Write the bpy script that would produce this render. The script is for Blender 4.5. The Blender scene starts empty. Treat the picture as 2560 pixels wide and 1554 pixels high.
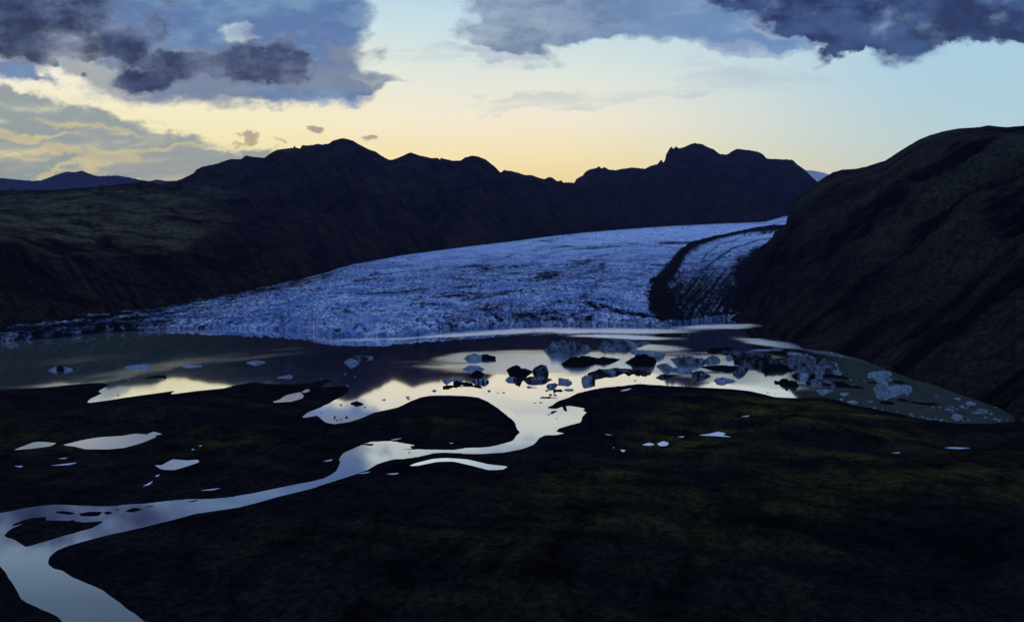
import bpy, math, random
import numpy as np
from mathutils.geometry import tessellate_polygon
from mathutils import Vector

rng = np.random.default_rng(7)
scene = bpy.context.scene
COL = scene.collection

# ------------------------------------------------------------------ camera
W0, H0, FPX = 2560.0, 1554.0, 1850.0
CAMH, HORIZON = 60.0, 640.0
PITCH = math.atan((H0 / 2 - HORIZON) / FPX)
cp, sp = math.cos(PITCH), math.sin(PITCH)
cam_data = bpy.data.cameras.new("camera")
cam_data.sensor_width = 36.0
cam_data.lens = FPX / W0 * 36.0
cam_data.clip_start, cam_data.clip_end = 0.5, 60000
cam = bpy.data.objects.new("camera", cam_data)
cam.location = (0, 0, CAMH)
cam.rotation_euler = (math.pi / 2 - PITCH, 0, 0)
COL.objects.link(cam)
scene.camera = cam


def rays(px, py):
    px, py = np.asarray(px, float), np.asarray(py, float)
    x, y = (px - W0 / 2) / FPX, (H0 / 2 - py) / FPX
    return x, cp + sp * y, -sp + cp * y


def on_level(px, py, z=0.0):
    dx, dy, dz = rays(px, py)
    t = (z - CAMH) / dz
    return dx * t, dy * t


def at_depth(px, py, Y):
    dx, dy, dz = rays(px, py)
    t = Y / dy
    return np.stack([dx * t, np.broadcast_to(Y, np.shape(dx * t)), CAMH + dz * t], -1)


def project(P):
    X, Y, Z = P[..., 0], P[..., 1], P[..., 2] - CAMH
    d = cp * Y - sp * Z
    v = sp * Y + cp * Z
    return W0 / 2 + FPX * X / d, H0 / 2 - FPX * v / d


# zoom windows used while measuring: name -> (x0, y0, scale)
ZW = {'R3': (0, 320, .5195), 'R4': (1280, 320, .5195), 'R2': (1280, 0, .5195), 'R5': (0, 780, .349), 'R6': (800, 780, .349),
      'R7': (1600, 780, .3896), 'R8': (0, 1054, .5195), 'Z1': (1090, 830, 1 / 6.16), 'Z2': (1340, 830, 1 / 6.16),
      'Z3': (1640, 840, 1 / 6.16), 'Z4': (1960, 870, 1 / 4.107), 'Z5': (100, 860, 1 / 2.865), 'Q': (1580, 530, .2139),
      'F': (0, 0, 1.0)}


def zw(key, pts):
    x0, y0, s = ZW[key]
    return [(x0 + a * s, y0 + b * s) for a, b in pts]


# ------------------------------------------------------------------ noise
PERM = rng.permutation(512).astype(np.int64)


def _h(ix, iy, iz, seed):
    return PERM[(PERM[(PERM[(ix + seed * 17) & 511] + iy) & 511] + iz) & 511]


GR = rng.normal(size=(512, 3))
GR /= np.linalg.norm(GR, axis=1)[:, None]


def noise2(x, y, seed=0):
    x, y = np.broadcast_arrays(np.asarray(x, float), np.asarray(y, float))
    ix, iy = np.floor(x).astype(np.int64), np.floor(y).astype(np.int64)
    fx, fy = x - ix, y - iy
    u, v = fx * fx * fx * (fx * (fx * 6 - 15) + 10), fy * fy * fy * (fy * (fy * 6 - 15) + 10)

    def g(a, b):
        q = GR[_h(ix + a, iy + b, 0, seed)]
        return q[..., 0] * (fx - a) + q[..., 1] * (fy - b)
    return ((g(0, 0) * (1 - u) + g(1, 0) * u) * (1 - v) + (g(0, 1) * (1 - u) + g(1, 1) * u) * v) * 1.6


def fbm(x, y, oct=4, seed=0, gain=.5, ridged=False):
    s, a, tot = 0.0, 1.0, 0.0
    for o in range(oct):
        n = noise2(x * 2.03 ** o + 13.7 * o, y * 2.03 ** o - 7.1 * o, seed + o)
        s = s + a * ((1 - 2 * np.abs(n)) if ridged else n)
        tot += a
        a *= gain
    return s / tot


def sstep(a, b, x):
    t = np.clip((x - a) / (b - a), 0, 1)
    return t * t * (3 - 2 * t)


def pl(pts):
    p = sorted(pts)
    xs, ys = np.array([a for a, _ in p], float), np.array([b for _, b in p], float)
    return lambda x: np.interp(x, xs, ys)


def smooth1(a, k):
    if k < 2:
        return a
    ker = np.hanning(k + 2)[1:-1]
    ker /= ker.sum()
    return np.convolve(np.pad(a, k, mode='edge'), ker, 'same')[k:-k]


# ------------------------------------------------------------------ mesh helpers
def grid_mesh(name, P, mat, attrs=None, smooth=True):
    nr, nc = P.shape[:2]
    me = bpy.data.meshes.new(name)
    n = nr * nc
    me.vertices.add(n)
    me.vertices.foreach_set('co', P.reshape(-1, 3).astype(np.float32).ravel())
    i = np.arange(n).reshape(nr, nc)
    q = np.stack([i[:-1, :-1], i[:-1, 1:], i[1:, 1:], i[1:, :-1]], -1).reshape(-1, 4)
    me.loops.add(q.size)
    me.loops.foreach_set('vertex_index', q.ravel().astype(np.int32))
    me.polygons.add(len(q))
    me.polygons.foreach_set('loop_start', np.arange(0, q.size, 4, dtype=np.int32))
    me.polygons.foreach_set('loop_total', np.full(len(q), 4, dtype=np.int32))
    me.polygons.foreach_set('use_smooth', np.full(len(q), smooth, dtype=bool))
    me.update(calc_edges=True)
    for k, a in (attrs or {}).items():
        at = me.attributes.new(k, 'FLOAT', 'POINT')
        at.data.foreach_set('value', np.asarray(a, np.float32).ravel())
    me.materials.append(mat)
    o = bpy.data.objects.new(name, me)
    COL.objects.link(o)
    return o


def tag(o, label, cat, group=None, kind=None):
    o['label'], o['category'] = label, cat
    if group:
        o['group'] = group
    if kind:
        o['kind'] = kind
    return o


# ------------------------------------------------------------------ materials
def srgb(r, g, b):
    def f(c):
        c /= 255.0
        return c / 12.92 if c <= .04045 else ((c + .055) / 1.055) ** 2.4
    return (f(r), f(g), f(b), 1.0)


class NT:
    def __init__(s, tree):
        s.t = tree
        tree.nodes.clear()

    def n(s, typ, **kw):
        x = s.t.nodes.new(typ)
        for k, v in kw.items():
            setattr(x, k, v)
        return x

    def l(s, a, b):
        s.t.links.new(a, b)

    def put(s, sock, v):
        if hasattr(v, 'is_output'):
            s.l(v, sock)
        else:
            sock.default_value = v

    def m(s, op, a, b=0.0, c=0.0, clamp=False):
        x = s.n('ShaderNodeMath', operation=op, use_clamp=clamp)
        s.put(x.inputs[0], a)
        s.put(x.inputs[1], b)
        s.put(x.inputs[2], c)
        return x.outputs[0]

    def vm(s, op, a, b=(0, 0, 0)):
        x = s.n('ShaderNodeVectorMath', operation=op)
        s.put(x.inputs[0], a)
        s.put(x.inputs[1], b)
        return x.outputs[0]

    def mix(s, f, a, b):
        x = s.n('ShaderNodeMix', data_type='RGBA', clamp_factor=True)
        s.put(x.inputs[0], f)
        s.put(x.inputs[6], a)
        s.put(x.inputs[7], b)
        return x.outputs[2]

    def mapr(s, v, a, b, c=0.0, d=1.0, smooth=True):
        x = s.n('ShaderNodeMapRange', interpolation_type='SMOOTHSTEP' if smooth else 'LINEAR')
        s.put(x.inputs[0], v)
        for k, q in zip((1, 2, 3, 4), (a, b, c, d)):
            x.inputs[k].default_value = q
        return x.outputs[0]

    def noise(s, vec, scale, detail=4.0, rough=.55, dist=0.0, color=False):
        x = s.n('ShaderNodeTexNoise')
        s.put(x.inputs['Vector'], vec)
        x.inputs['Scale'].default_value = scale
        x.inputs['Detail'].default_value = detail
        x.inputs['Roughness'].default_value = rough
        x.inputs['Distortion'].default_value = dist
        return x.outputs[1 if color else 0]

    def scale(s, vec, sc, rot=(0, 0, 0)):
        x = s.n('ShaderNodeMapping')
        s.put(x.inputs[0], vec)
        x.inputs['Scale'].default_value = sc
        x.inputs['Rotation'].default_value = rot
        return x.outputs[0]

    def attr(s, name):
        return s.n('ShaderNodeAttribute', attribute_name=name).outputs['Fac']


def new_mat(name):
    m = bpy.data.materials.new(name)
    m.use_nodes = True
    return m, NT(m.node_tree)


def finish(t, color, rough=.9, bump=None, bstr=.5, bdist=1.0, spec=.2):
    b = t.n('ShaderNodeBsdfPrincipled')
    t.put(b.inputs['Base Color'], color)
    t.put(b.inputs['Roughness'], rough)
    b.inputs['Specular IOR Level'].default_value = spec
    if bump is not None:
        q = t.n('ShaderNodeBump')
        q.inputs['Strength'].default_value = bstr
        q.inputs['Distance'].default_value = bdist
        t.put(q.inputs['Height'], bump)
        t.l(q.outputs[0], b.inputs['Normal'])
    o = t.n('ShaderNodeOutputMaterial')
    t.l(b.outputs[0], o.inputs[0])
    return b


def land_mat(name, dark, brown, moss, s1, s2, bdist, stretch=(1, 1, 1), rot=(0, 0, 0), rill=.35, lump=.4):
    m, t = new_mat(name)
    pos = t.n('ShaderNodeTexCoord').outputs['Object']
    ps = t.scale(pos, stretch, rot)
    n1 = t.noise(ps, s1, 6, .6, .6)
    n2 = t.noise(ps, s2, 5, .65)
    n3 = t.noise(pos, s2 * 6, 3, .6)
    c = t.mix(t.mapr(t.m('ADD', t.m('MULTIPLY', n1, lump), t.m('MULTIPLY', t.attr('streak'), 1 - lump)), .32, .68), dark, brown)
    ms = t.m('MULTIPLY', t.attr('moss'), t.mapr(t.m('ADD', t.m('MULTIPLY', t.m('ADD', t.m('MULTIPLY', n1, lump), t.m('MULTIPLY', t.attr('streak'), 1 - lump)), .6), t.m('MULTIPLY', n2, .4)), .38, .60))
    c = t.mix(ms, c, moss)
    # pebble-to-pebble tone variation of the soil itself
    k = t.m('MULTIPLY', t.mapr(n2, .3, .7, .7, 1.3), t.mapr(n3, .32, .68, .5, 1.5))
    # narrow wandering rills of bare wet soil
    for sc_, wd_ in ((s1 * .8, .022), (s1 * 2.3, .018)):
        q = t.m('ABSOLUTE', t.m('SUBTRACT', t.noise(ps, sc_, 5, .5, 1.2), .5))
        k = t.m('MULTIPLY', k, t.mapr(q, .0, wd_, rill, 1.0))
    mm = t.n('ShaderNodeVectorMath', operation='SCALE')
    t.put(mm.inputs[0], c)
    t.put(mm.inputs['Scale'], k)
    h = t.m('ADD', t.m('MULTIPLY', n1, 1.0), t.m('ADD', t.m('MULTIPLY', n2, .6), t.m('MULTIPLY', n3, .2)))
    finish(t, mm.outputs[0], 1.0, h, .9, bdist, .0)
    return m


# ------------------------------------------------------------------ world
def build_world():
    w = bpy.data.worlds.new("World")
    scene.world = w
    w.use_nodes = True
    t = NT(w.node_tree)
    d = t.n('ShaderNodeTexCoord').outputs['Generated']
    sep = t.n('ShaderNodeSeparateXYZ')
    t.l(d, sep.inputs[0])
    X, Y, Z = sep.outputs
    ys = t.m('MAXIMUM', Y, .12)
    u, v = t.m('DIVIDE', X, ys), t.m('DIVIDE', Z, ys)
    cmb = t.n('ShaderNodeCombineXYZ')
    t.l(u, cmb.inputs[0])
    t.l(v, cmb.inputs[1])
    P = cmb.outputs[0]

    def ramp(val, a, b, stops):
        r = t.n('ShaderNodeValToRGB')
        t.l(t.mapr(val, a, b, smooth=False), r.inputs[0])
        e = r.color_ramp.elements
        while len(e) > 1:
            e.remove(e[-1])
        e[0].position, e[0].color = 0.0, srgb(*stops[0][1])
        for p, c in stops:
            e.new(min(1.0, (p - a) / (b - a))).color = srgb(*c)
        return r.outputs[0]
    up = [(.36, (182, 208, 226)), (.41, (150, 178, 198)), (.48, (112, 138, 158)), (.62, (84, 112, 160)), (.8, (70, 96, 165))]
    left = ramp(v, 0, .8, [(.05, (255, 222, 150)), (.12, (255, 236, 166)), (.17, (255, 244, 194)), (.24, (252, 246, 222)), (.30, (222, 234, 232))] + up)
    cen = ramp(v, 0, .8, [(.05, (255, 216, 146)), (.10, (255, 228, 156)), (.135, (255, 238, 184)), (.18, (252, 241, 214)), (.23, (234, 238, 224)), (.28, (210, 230, 230)), (.32, (196, 224, 234))] + up)
    rgt = ramp(v, 0, .8, [(.05, (226, 212, 184)), (.11, (212, 216, 200)), (.16, (192, 217, 218)), (.22, (180, 213, 226)), (.30, (174, 210, 231))] + up)
    c = t.mix(t.mapr(u, -.42, -.02), left, cen)
    c = t.mix(t.mapr(u, .0, .62), c, rgt)

    # cloud layers, each a set of soft ovals on the sky broken up by noise
    w1 = t.noise(t.scale(P, (1.0, 1.9, 1)), 5.0, 6, .55, color=True)
    w2 = t.noise(t.scale(P, (1.0, 1.5, 1)), 22.0, 5, .6, color=True)
    Pw = t.vm('ADD', P, t.vm('ADD', t.vm('MULTIPLY', t.vm('SUBTRACT', w1, (.5, .5, .5)), (.085, .045, 0)),
                             t.vm('MULTIPLY', t.vm('SUBTRACT', w2, (.5, .5, .5)), (.07, .05, 0))))
    nA = t.noise(t.scale(P, (1.0, 2.6, 1)), 7.0, 8, .58, .3)
    nB = t.noise(t.scale(P, (1.0, 1.7, 1)), 11.0, 8, .6, .4)
    nS = t.noise(t.scale(P, (1.0, 4.5, 1), (0, 0, -.12)), 6.0, 7, .6, .2)

    nF = t.noise(t.scale(P, (1.0, 1.6, 1)), 38.0, 5, .6)
    nB = t.m('ADD', t.m('MULTIPLY', nB, .72), t.m('MULTIPLY', nF, .28))
    nP = t.noise(t.scale(P, (1.0, 1.45, 1)), 13.0, 8, .60, .15)
    nA = t.m('ADD', t.m('MULTIPLY', nA, .8), t.m('MULTIPLY', nF, .2))

    def cover(ovals, nz, amp, lo, hi, vec):
        tot = None
        for o in ovals:
            cx, cy, rx, ry = o[:4]
            rot = o[4] if len(o) > 4 else 0
            wt = o[5] if len(o) > 5 else 1.0
            dx, dy, dz = [float(q) for q in rays(cx, cy)]
            m = t.n('ShaderNodeMapping', vector_type='TEXTURE')
            t.l(vec, m.inputs[0])
            m.inputs['Location'].default_value = (dx / dy, dz / dy, 0)
            m.inputs['Rotation'].default_value = (0, 0, -math.radians(rot))
            m.inputs['Scale'].default_value = (1.7 * rx / FPX, 1.7 * ry / FPX, 1)
            g = t.n('ShaderNodeTexGradient', gradient_type='SPHERICAL')
            t.l(m.outputs[0], g.inputs[0])
            q = t.m('MULTIPLY', t.m('MULTIPLY', g.outputs['Fac'], 1.7, clamp=True), wt)
            tot = q if tot is None else t.m('ADD', tot, q)
        # noise only matters where there is cloud
        s = t.m('ADD', t.m('MINIMUM', tot, 1.1), t.m('MULTIPLY', t.m('SUBTRACT', nz, .5), amp))
        s = t.m('MULTIPLY', s, t.mapr(tot, .02, .3))
        return t.mapr(s, lo, hi)

    def layer(c, col, a, op=1.0):
        return t.mix(t.m('MULTIPLY', a, op), c, srgb(*col) if isinstance(col, tuple) else col)

    # low grey-teal banks and the yellow gaps at left
    a = cover([(90, 275, 200, 30, 12), (-60, 255, 200, 45, 6), (110, 345, 300, 34), (380, 425, 300, 30), (60, 430, 320, 32), (520, 415, 180, 22, -8), (250, 365, 240, 22)], nS, 2.4, .30, 1.15, Pw)
    c = layer(c, (142, 156, 158), a, .92)
    a = cover([(170, 378, 110, 9, 7), (280, 402, 62, 12, -8), (40, 386, 70, 6, 4), (120, 430, 80, 6, -16), (420, 372, 110, 7, -4), (90, 335, 120, 6, 6), (260, 330, 120, 7, 8)], nA, 2.6, .0, 1.9, Pw)
    c = layer(c, (254, 226, 138), a, .62)
    a = cover([(1180, 150, 260, 30, 4), (1560, 235, 300, 26, -4), (1900, 180, 240, 30, 6), (1340, 262, 160, 14, -5), (980, 250, 160, 16, 3)], nS, 3.2, .75, 1.5, Pw)
    c = layer(c, (176, 190, 204), a, .45)
    # blue stratus masses
    colA = t.mix(t.mapr(nA, .40, .60), srgb(58, 96, 158), srgb(116, 148, 184))
    a = cover([(620, 20, 340, 85), (790, 100, 160, 110), (560, 120, 190, 70), (640, 205, 300, 44, -3), (860, 215, 130, 11, -4, .75), (60, 165, 170, 28), (420, 150, 110, 50), (500, -80, 420, 60), (60, 30, 300, 60),
               (610, 82, 76, 30, 8, -1.7), (300, 22, 90, 10, 36, -.6), (225, 178, 100, 24, 14, -1.4), (1000, 40, 100, 120, 10, -1.2), (900, 205, 60, 16, 0, -.6)], nA, 2.1, .08, 1.15, Pw)
    c = layer(c, colA, a, .97)
    # grey veil under the dark puffs and along the lower edge
    a = cover([(560, 195, 260, 52), (420, 175, 140, 50), (170, 130, 210, 26, 8), (860, 190, 110, 20), (900, 130, 60, 22)], nB, 2.4, .35, 1.2, Pw)
    c = layer(c, (128, 142, 158), a, .75)
    # clouds above the middle and right
    colC = t.mix(t.mapr(u, .0, .30), t.mix(t.mapr(nB, .4, .6), srgb(94, 114, 152), srgb(140, 156, 184)), t.mix(t.mapr(nA, .4, .6), srgb(76, 114, 170), srgb(112, 146, 190)))
    a = cover([(1440, 10, 290, 56), (1250, 72, 140, 40, -8), (1040, 60, 90, 120, 0, -1.1), (1700, 40, 280, 46, 8), (1330, 95, 90, 28), (1800, -70, 600, 70), (1290, 130, 90, 13, 10, .8), (1480, 75, 60, 16, -20, .7), (1860, 90, 130, 12, 6, .7)], nA, 2.2, .12, 1.25, Pw)
    c = layer(c, colC, a, .95)
    a = cover([(1830, 105, 160, 14, 8), (1950, 55, 120, 20), (1250, 150, 110, 14, 8), (2060, 60, 120, 30)], nS, 2.2, .4, 1.2, Pw)
    c = layer(c, (158, 172, 200), a, .6)
    # dark purple puffs
    colD = t.mix(t.mapr(nB, .40, .60), srgb(32, 40, 70), srgb(64, 80, 112))
    a = cover([(100, 55, 220, 60, 6), (60, 82, 190, 40), (265, 100, 65, 32, 20), (378, 68, 38, 30), (425, 165, 88, 32, 10), (350, 195, 55, 18), (455, 148, 55, 17), (610, 150, 98, 38, 8), (615, 190, 38, 30), (735, 135, 34, 50, -15), (700, 165, 70, 26), (48, -60, 330, 60),
               (137, 146, 10, 8), (203, 163, 12, 6)], nP, 2.7, .06, 1.35, Pw)
    colD = t.mix(t.mapr(a, .25, 1.0, smooth=False), srgb(120, 132, 158), colD)
    c = layer(c, colD, a, .95)
    colE = t.mix(t.mapr(nB, .40, .60), srgb(28, 42, 86), srgb(58, 82, 130))
    a = cover([(2270, 22, 300, 46), (2265, 90, 84, 58), (2150, 70, 110, 34), (2440, 45, 200, 40), (2100, 114, 56, 15, -25), (1960, 4, 110, 18, 10), (2560, 40, 200, 46), (2360, -80, 480, 80), (2370, 20, 300, 60), (2130, 25, 150, 45)], nP, 2.0, .0, 1.05, Pw)
    colE = t.mix(t.mapr(a, .25, 1.0, smooth=False), srgb(116, 142, 178), colE)
    c = layer(c, colE, a, .97)
    # little clouds over the ridge
    a = cover([(618, 355, 24, 12, -6), (768, 337, 21, 10), (912, 357, 19, 10, 12), (705, 360, 20, 8, 10, .8)], nB, 2.2, .25, 1.2, Pw)
    c = layer(c, (142, 126, 116), a, .85)
    # overhead and behind the camera: deep blue dusk sky
    zen = t.mapr(Z, .40, .80)
    c = t.mix(zen, c, ZENITH)
    back = t.mapr(Y, .30, -.15, 0, 1)
    bc = t.mix(t.mapr(Z, .0, .7), BACK_LOW, ZENITH)
    c = t.mix(t.m('MULTIPLY', t.m('SUBTRACT', 1.0, back), 1.0), bc, c)
    sky = t.n('ShaderNodeTexSky', sky_type='NISHITA')
    sky.sun_disc = False
    sky.sun_elevation = SUN_EL
    sky.sun_rotation = SUN_AZ
    add = t.n('ShaderNodeMix', data_type='RGBA', blend_type='ADD')
    add.inputs[0].default_value = .0025
    t.l(c, add.inputs[6])
    t.l(sky.outputs[0], add.inputs[7])
    bg = t.n('ShaderNodeBackground')
    t.l(add.outputs[2], bg.inputs[0])
    bg.inputs[1].default_value = 1.0
    out = t.n('ShaderNodeOutputWorld')
    t.l(bg.outputs[0], out.inputs[0])


ZENITH = (.175, .32, .82, 1)
BACK_LOW = (.10, .12, .24, 1)
SUN_EL = math.radians(1.5)
SUN_AZ = math.radians(-8)      # a little left of straight ahead, behind the ridge
build_world()
sd_ = bpy.data.lights.new("sun", 'SUN')
sd_.energy = .4
sd_.angle = math.radians(.5)
sd_.color = (1.0, .78, .5)
sun = bpy.data.objects.new("sun", sd_)
sun.rotation_euler = Vector((-math.sin(-SUN_AZ), math.cos(SUN_AZ), math.tan(SUN_EL))).to_track_quat('Z', 'Y').to_euler()
sun.location = (-200, 2000, 1500)
COL.objects.link(sun)

# ------------------------------------------------------------------ measured lines
far_mtn = zw('R3', [(0, 240), (70, 247), (150, 254), (200, 252), (230, 240), (270, 225), (320, 210), (360, 212), (395, 205), (430, 220), (470, 232), (560, 228), (620, 237), (680, 250), (715, 256), (755, 248), (800, 255), (865, 253)])
crest_a = zw('R3', [(865, 253), (900, 235), (930, 220), (945, 200), (970, 188), (1050, 172), (1110, 150), (1160, 150), (1185, 133), (1215, 140), (1275, 145), (1300, 125), (1330, 106), (1380, 100), (1412, 98), (1417, 85), (1423, 97), (1445, 98), (1455, 82), (1470, 86), (1500, 84), (1530, 78), (1550, 82), (1580, 78), (1600, 62), (1640, 50), (1665, 52), (1700, 62), (1730, 82), (1780, 105), (1810, 115), (1835, 135), (1870, 153), (1890, 153), (1920, 142), (1950, 130), (1965, 122), (1978, 119), (2010, 130), (2060, 143), (2080, 148), (2110, 146), (2116, 156), (2120, 145), (2180, 160), (2215, 158), (2240, 143), (2275, 133), (2305, 138), (2340, 155), (2380, 185), (2410, 215), (2425, 203), (2464, 210)]) \
    + zw('R4', [(60, 228), (90, 226), (160, 250), (175, 238), (195, 240), (215, 257), (240, 255), (245, 266), (290, 267)])
crest_b = zw('R4', [(300, 265), (310, 245), (340, 230), (355, 210), (380, 197), (405, 193), (420, 183), (430, 196), (445, 187), (465, 200), (500, 203), (550, 195), (580, 190), (640, 197), (670, 182), (700, 175), (718, 153), (728, 172), (735, 160), (742, 130), (755, 105), (768, 90), (775, 102), (790, 90), (805, 100), (830, 92), (860, 78), (880, 73), (915, 78), (945, 95), (970, 103), (1000, 125), (1035, 128), (1060, 112), (1085, 101), (1110, 103), (1150, 108), (1180, 113), (1205, 125), (1225, 148), (1270, 149), (1350, 155), (1370, 175), (1405, 200), (1440, 235), (1465, 258), (1540, 330), (1640, 400)])
margin = [(-900, 836), (-300, 826)] + zw('R3', [(0, 955), (150, 935), (350, 905), (550, 890), (750, 870), (900, 835), (1000, 815), (1150, 795), (1250, 770), (1400, 735), (1550, 700), (1700, 655), (1800, 638), (1950, 610), (2100, 590), (2250, 570)]) \
    + zw('R4', [(0, 545), (250, 512), (500, 490), (750, 472), (1000, 460), (1200, 452), (1230, 446), (1290, 428), (1330, 420), (1450, 415)])
margin_D = pl([(-900, 470), (0, 560), (200, 640), (416, 760), (624, 950), (830, 1200), (1040, 1500), (1250, 1850), (1456, 2200), (1660, 2500), (1870, 2800), (2050, 2950)])
front = [(-900, 868)] + zw('R3', [(0, 1026), (250, 1010), (480, 985), (700, 972), (900, 968), (1080, 965), (1250, 967), (1480, 975), (1530, 990), (1600, 998), (1700, 1003), (1850, 1006), (2000, 1000), (2100, 986), (2300, 970)]) \
    + zw('R4', [(0, 955), (170, 947), (400, 951), (650, 953), (850, 945), (950, 925), (1050, 915), (1120, 915), (1400, 915)])
margin_y, front_y = pl(margin), pl(front)

# ------------------------------------------------------------------ ground with lagoon, river and ponds
right_shore = zw('R4', [(1120, 918), (1180, 935), (1250, 985)]) + zw('R7', [(870, 160), (1000, 200), (1050, 235), (1200, 250), (1320, 280), (1440, 310), (1550, 355), (1620, 380), (1760, 435), (1880, 460), (2000, 510), (2120, 550), (2250, 595), (2330, 625), (2390, 665), (2410, 700)])
near_shore = zw('R7', [(2230, 712), (2100, 714), (2000, 710), (1900, 694), (1800, 682), (1700, 660), (1560, 630), (1470, 612), (1380, 598), (1230, 555), (1130, 545), (1000, 550), (870, 545), (780, 522), (700, 505), (600, 493), (380, 482), (230, 475), (0, 460)]) \
    + zw('R6', [(2130, 530), (2020, 540), (1850, 578), (1790, 607), (1700, 640), (1660, 670), (1626, 686), (1690, 692), (1735, 678), (1752, 706), (1772, 710), (1766, 672), (1820, 675), (1905, 690), (1875, 705), (1912, 715), (1880, 750), (1870, 790), (1800, 805), (1715, 830), (1695, 855), (1755, 868), (1680, 880), (1620, 880), (1570, 900), (1540, 940), (1500, 960), (1430, 985), (1300, 1005), (1150, 1014), (1050, 1011), (900, 1004), (820, 1008), (700, 1036), (560, 1054)]) \
    + zw('R8', [(1900, 180), (1820, 200), (1770, 230), (1700, 255), (1640, 275), (1560, 300), (1480, 325), (1300, 370), (1150, 410), (950, 440), (800, 480), (700, 505), (560, 535), (420, 570), (330, 595), (270, 620), (235, 650), (235, 685), (260, 705), (300, 715), (340, 740), (420, 775), (500, 815), (560, 855), (620, 900), (700, 962), (860, 1120), (1000, 1500),
                 (500, 1500), (380, 1080), (300, 962), (280, 935), (200, 900), (100, 850), (70, 790), (40, 745), (0, 695), (-300, 600), (-1200, 560), (-1200, 470), (-400, 470), (0, 437), (120, 415), (200, 403), (280, 397), (400, 402), (520, 405), (600, 398), (700, 392), (800, 380), (900, 372), (1000, 370), (1100, 362), (1200, 345), (1350, 315), (1480, 290), (1560, 270), (1620, 235), (1635, 200), (1630, 180), (1650, 150), (1700, 128), (1740, 110), (1790, 115), (1800, 104), (1750, 103), (1800, 95), (1890, 93), (1960, 105), (2002, 112), (1975, 119), (1985, 130), (1880, 135), (2000, 132)]) \
    + zw('R6', [(950, 986), (1040, 973), (1200, 967), (1300, 945), (1380, 920), (1400, 885), (1430, 860), (1410, 830), (1400, 795), (1370, 760), (1310, 715), (1280, 690), (1200, 640), (1130, 610), (1050, 600), (920, 595), (800, 597), (720, 610), (640, 640), (560, 680), (450, 705), (380, 720), (280, 765), (200, 788), (100, 800), (30, 785), (0, 755)]) \
    + zw('R5', [(2270, 740), (2165, 755), (2220, 710), (2300, 680), (2360, 650), (2410, 620), (2464, 592)]) \
    + zw('R6', [(150, 605), (200, 570), (205, 540), (190, 528), (0, 536)]) \
    + zw('R5', [(2300, 528), (2380, 490), (2330, 485), (2200, 510), (2100, 515), (1950, 515), (1840, 502), (1750, 510), (1700, 520), (1600, 545), (1500, 555), (1400, 565), (1220, 587), (1265, 560), (1180, 572), (1050, 590), (900, 610), (780, 630), (635, 647), (640, 625), (730, 580), (705, 570), (740, 545), (775, 520), (740, 505), (650, 508), (500, 520), (300, 540), (100, 550), (0, 555), (-1200, 580), (-3400, 600)])
water_poly = [(-1300, 780), (-600, 780), (1900, 780)] + right_shore + near_shore + [(-1300, 1000)]
islands = [zw('R8', p) for p in (
    [(20, 548), (60, 510), (130, 485), (200, 472), (330, 475), (410, 482), (495, 478), (440, 510), (300, 550), (200, 580), (125, 600), (80, 570)],
    [(260, 432), (310, 428), (360, 438), (340, 446), (290, 440)], [(385, 440), (430, 431), (490, 433), (470, 453), (390, 452)],
    [(500, 434), (525, 430), (542, 437), (515, 446)], [(600, 432), (640, 412), (685, 420), (640, 434)], [(690, 408), (740, 402), (730, 410)], [(550, 420), (575, 418), (570, 426)],
    [(55, 495), (130, 466), (220, 455), (212, 475), (140, 482), (70, 498)], [(315, 478), (360, 470), (355, 486)], [(900, 384), (970, 372), (930, 384)])] \
    + [zw('R6', p) for p in ([(1648, 722), (1665, 708), (1705, 702), (1690, 714), (1660, 730)], [(1630, 735), (1640, 729), (1646, 736), (1636, 743)])]
pond_defs = [
    ('R8', [(70, 135), (160, 100), (200, 97), (270, 103), (240, 118), (150, 130)], 'grey pond with a pointed end west of the widest meadow pond', 1),
    ('R8', [(305, 112), (400, 88), (480, 75), (590, 68), (650, 58), (720, 62), (752, 72), (690, 100), (600, 125), (520, 133), (410, 132), (370, 122)], 'widest pond on the dark plain, a long grey spindle', 1),
    ('R8', [(712, 60), (740, 48), (780, 60), (745, 66)], 'small bright tail pool at the tip of the widest pond', 1),
    ('R8', [(745, 210), (780, 208), (830, 182), (900, 186), (950, 183), (957, 195), (900, 215), (840, 232), (780, 230)], 'leaf shaped pond midway between the widest pond and the river', 1),
    ('R8', [(1972, 212), (2000, 200), (2080, 180), (2150, 175), (2250, 182), (2350, 205), (2440, 215), (2420, 230), (2350, 232), (2280, 214), (2180, 192), (2100, 194), (2010, 212)], 'curved strip of water below the river bend', 1),
    ('R5', [(1957, 641), (2000, 628), (2050, 595), (2150, 575), (2175, 600), (2160, 620), (2080, 642), (1970, 648)], 'bright triangular pool on the dark spit by the lagoon', 1),
    ('R5', [(2160, 572), (2200, 552), (2222, 562), (2190, 578)], 'tiny bright pool beside the triangular one on the spit', 1),
    ('R7', [(380, 790), (450, 780), (480, 772), (500, 768), (550, 777), (535, 790), (585, 802), (480, 796)], 'pale jagged pool on the mossy plain south of the iceberg field', 1),
    ('R7', [(15, 852), (60, 838), (95, 850), (60, 858)], 'pale oval pool in the cluster of small moor pools', 1),
    ('R7', [(110, 845), (150, 828), (185, 840), (170, 858), (130, 860)], 'pale lumpy pool beside the oval one in the moor', 1),
    ('R7', [(1955, 872), (2000, 866), (2120, 872), (2040, 879)], 'thin grey pool below the tail of the lagoon', 1),
    ('R7', [(1615, 905), (1670, 899), (1660, 906)], 'faint sliver of water beside the thin pool on the mossy ground', 1),
]
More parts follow.
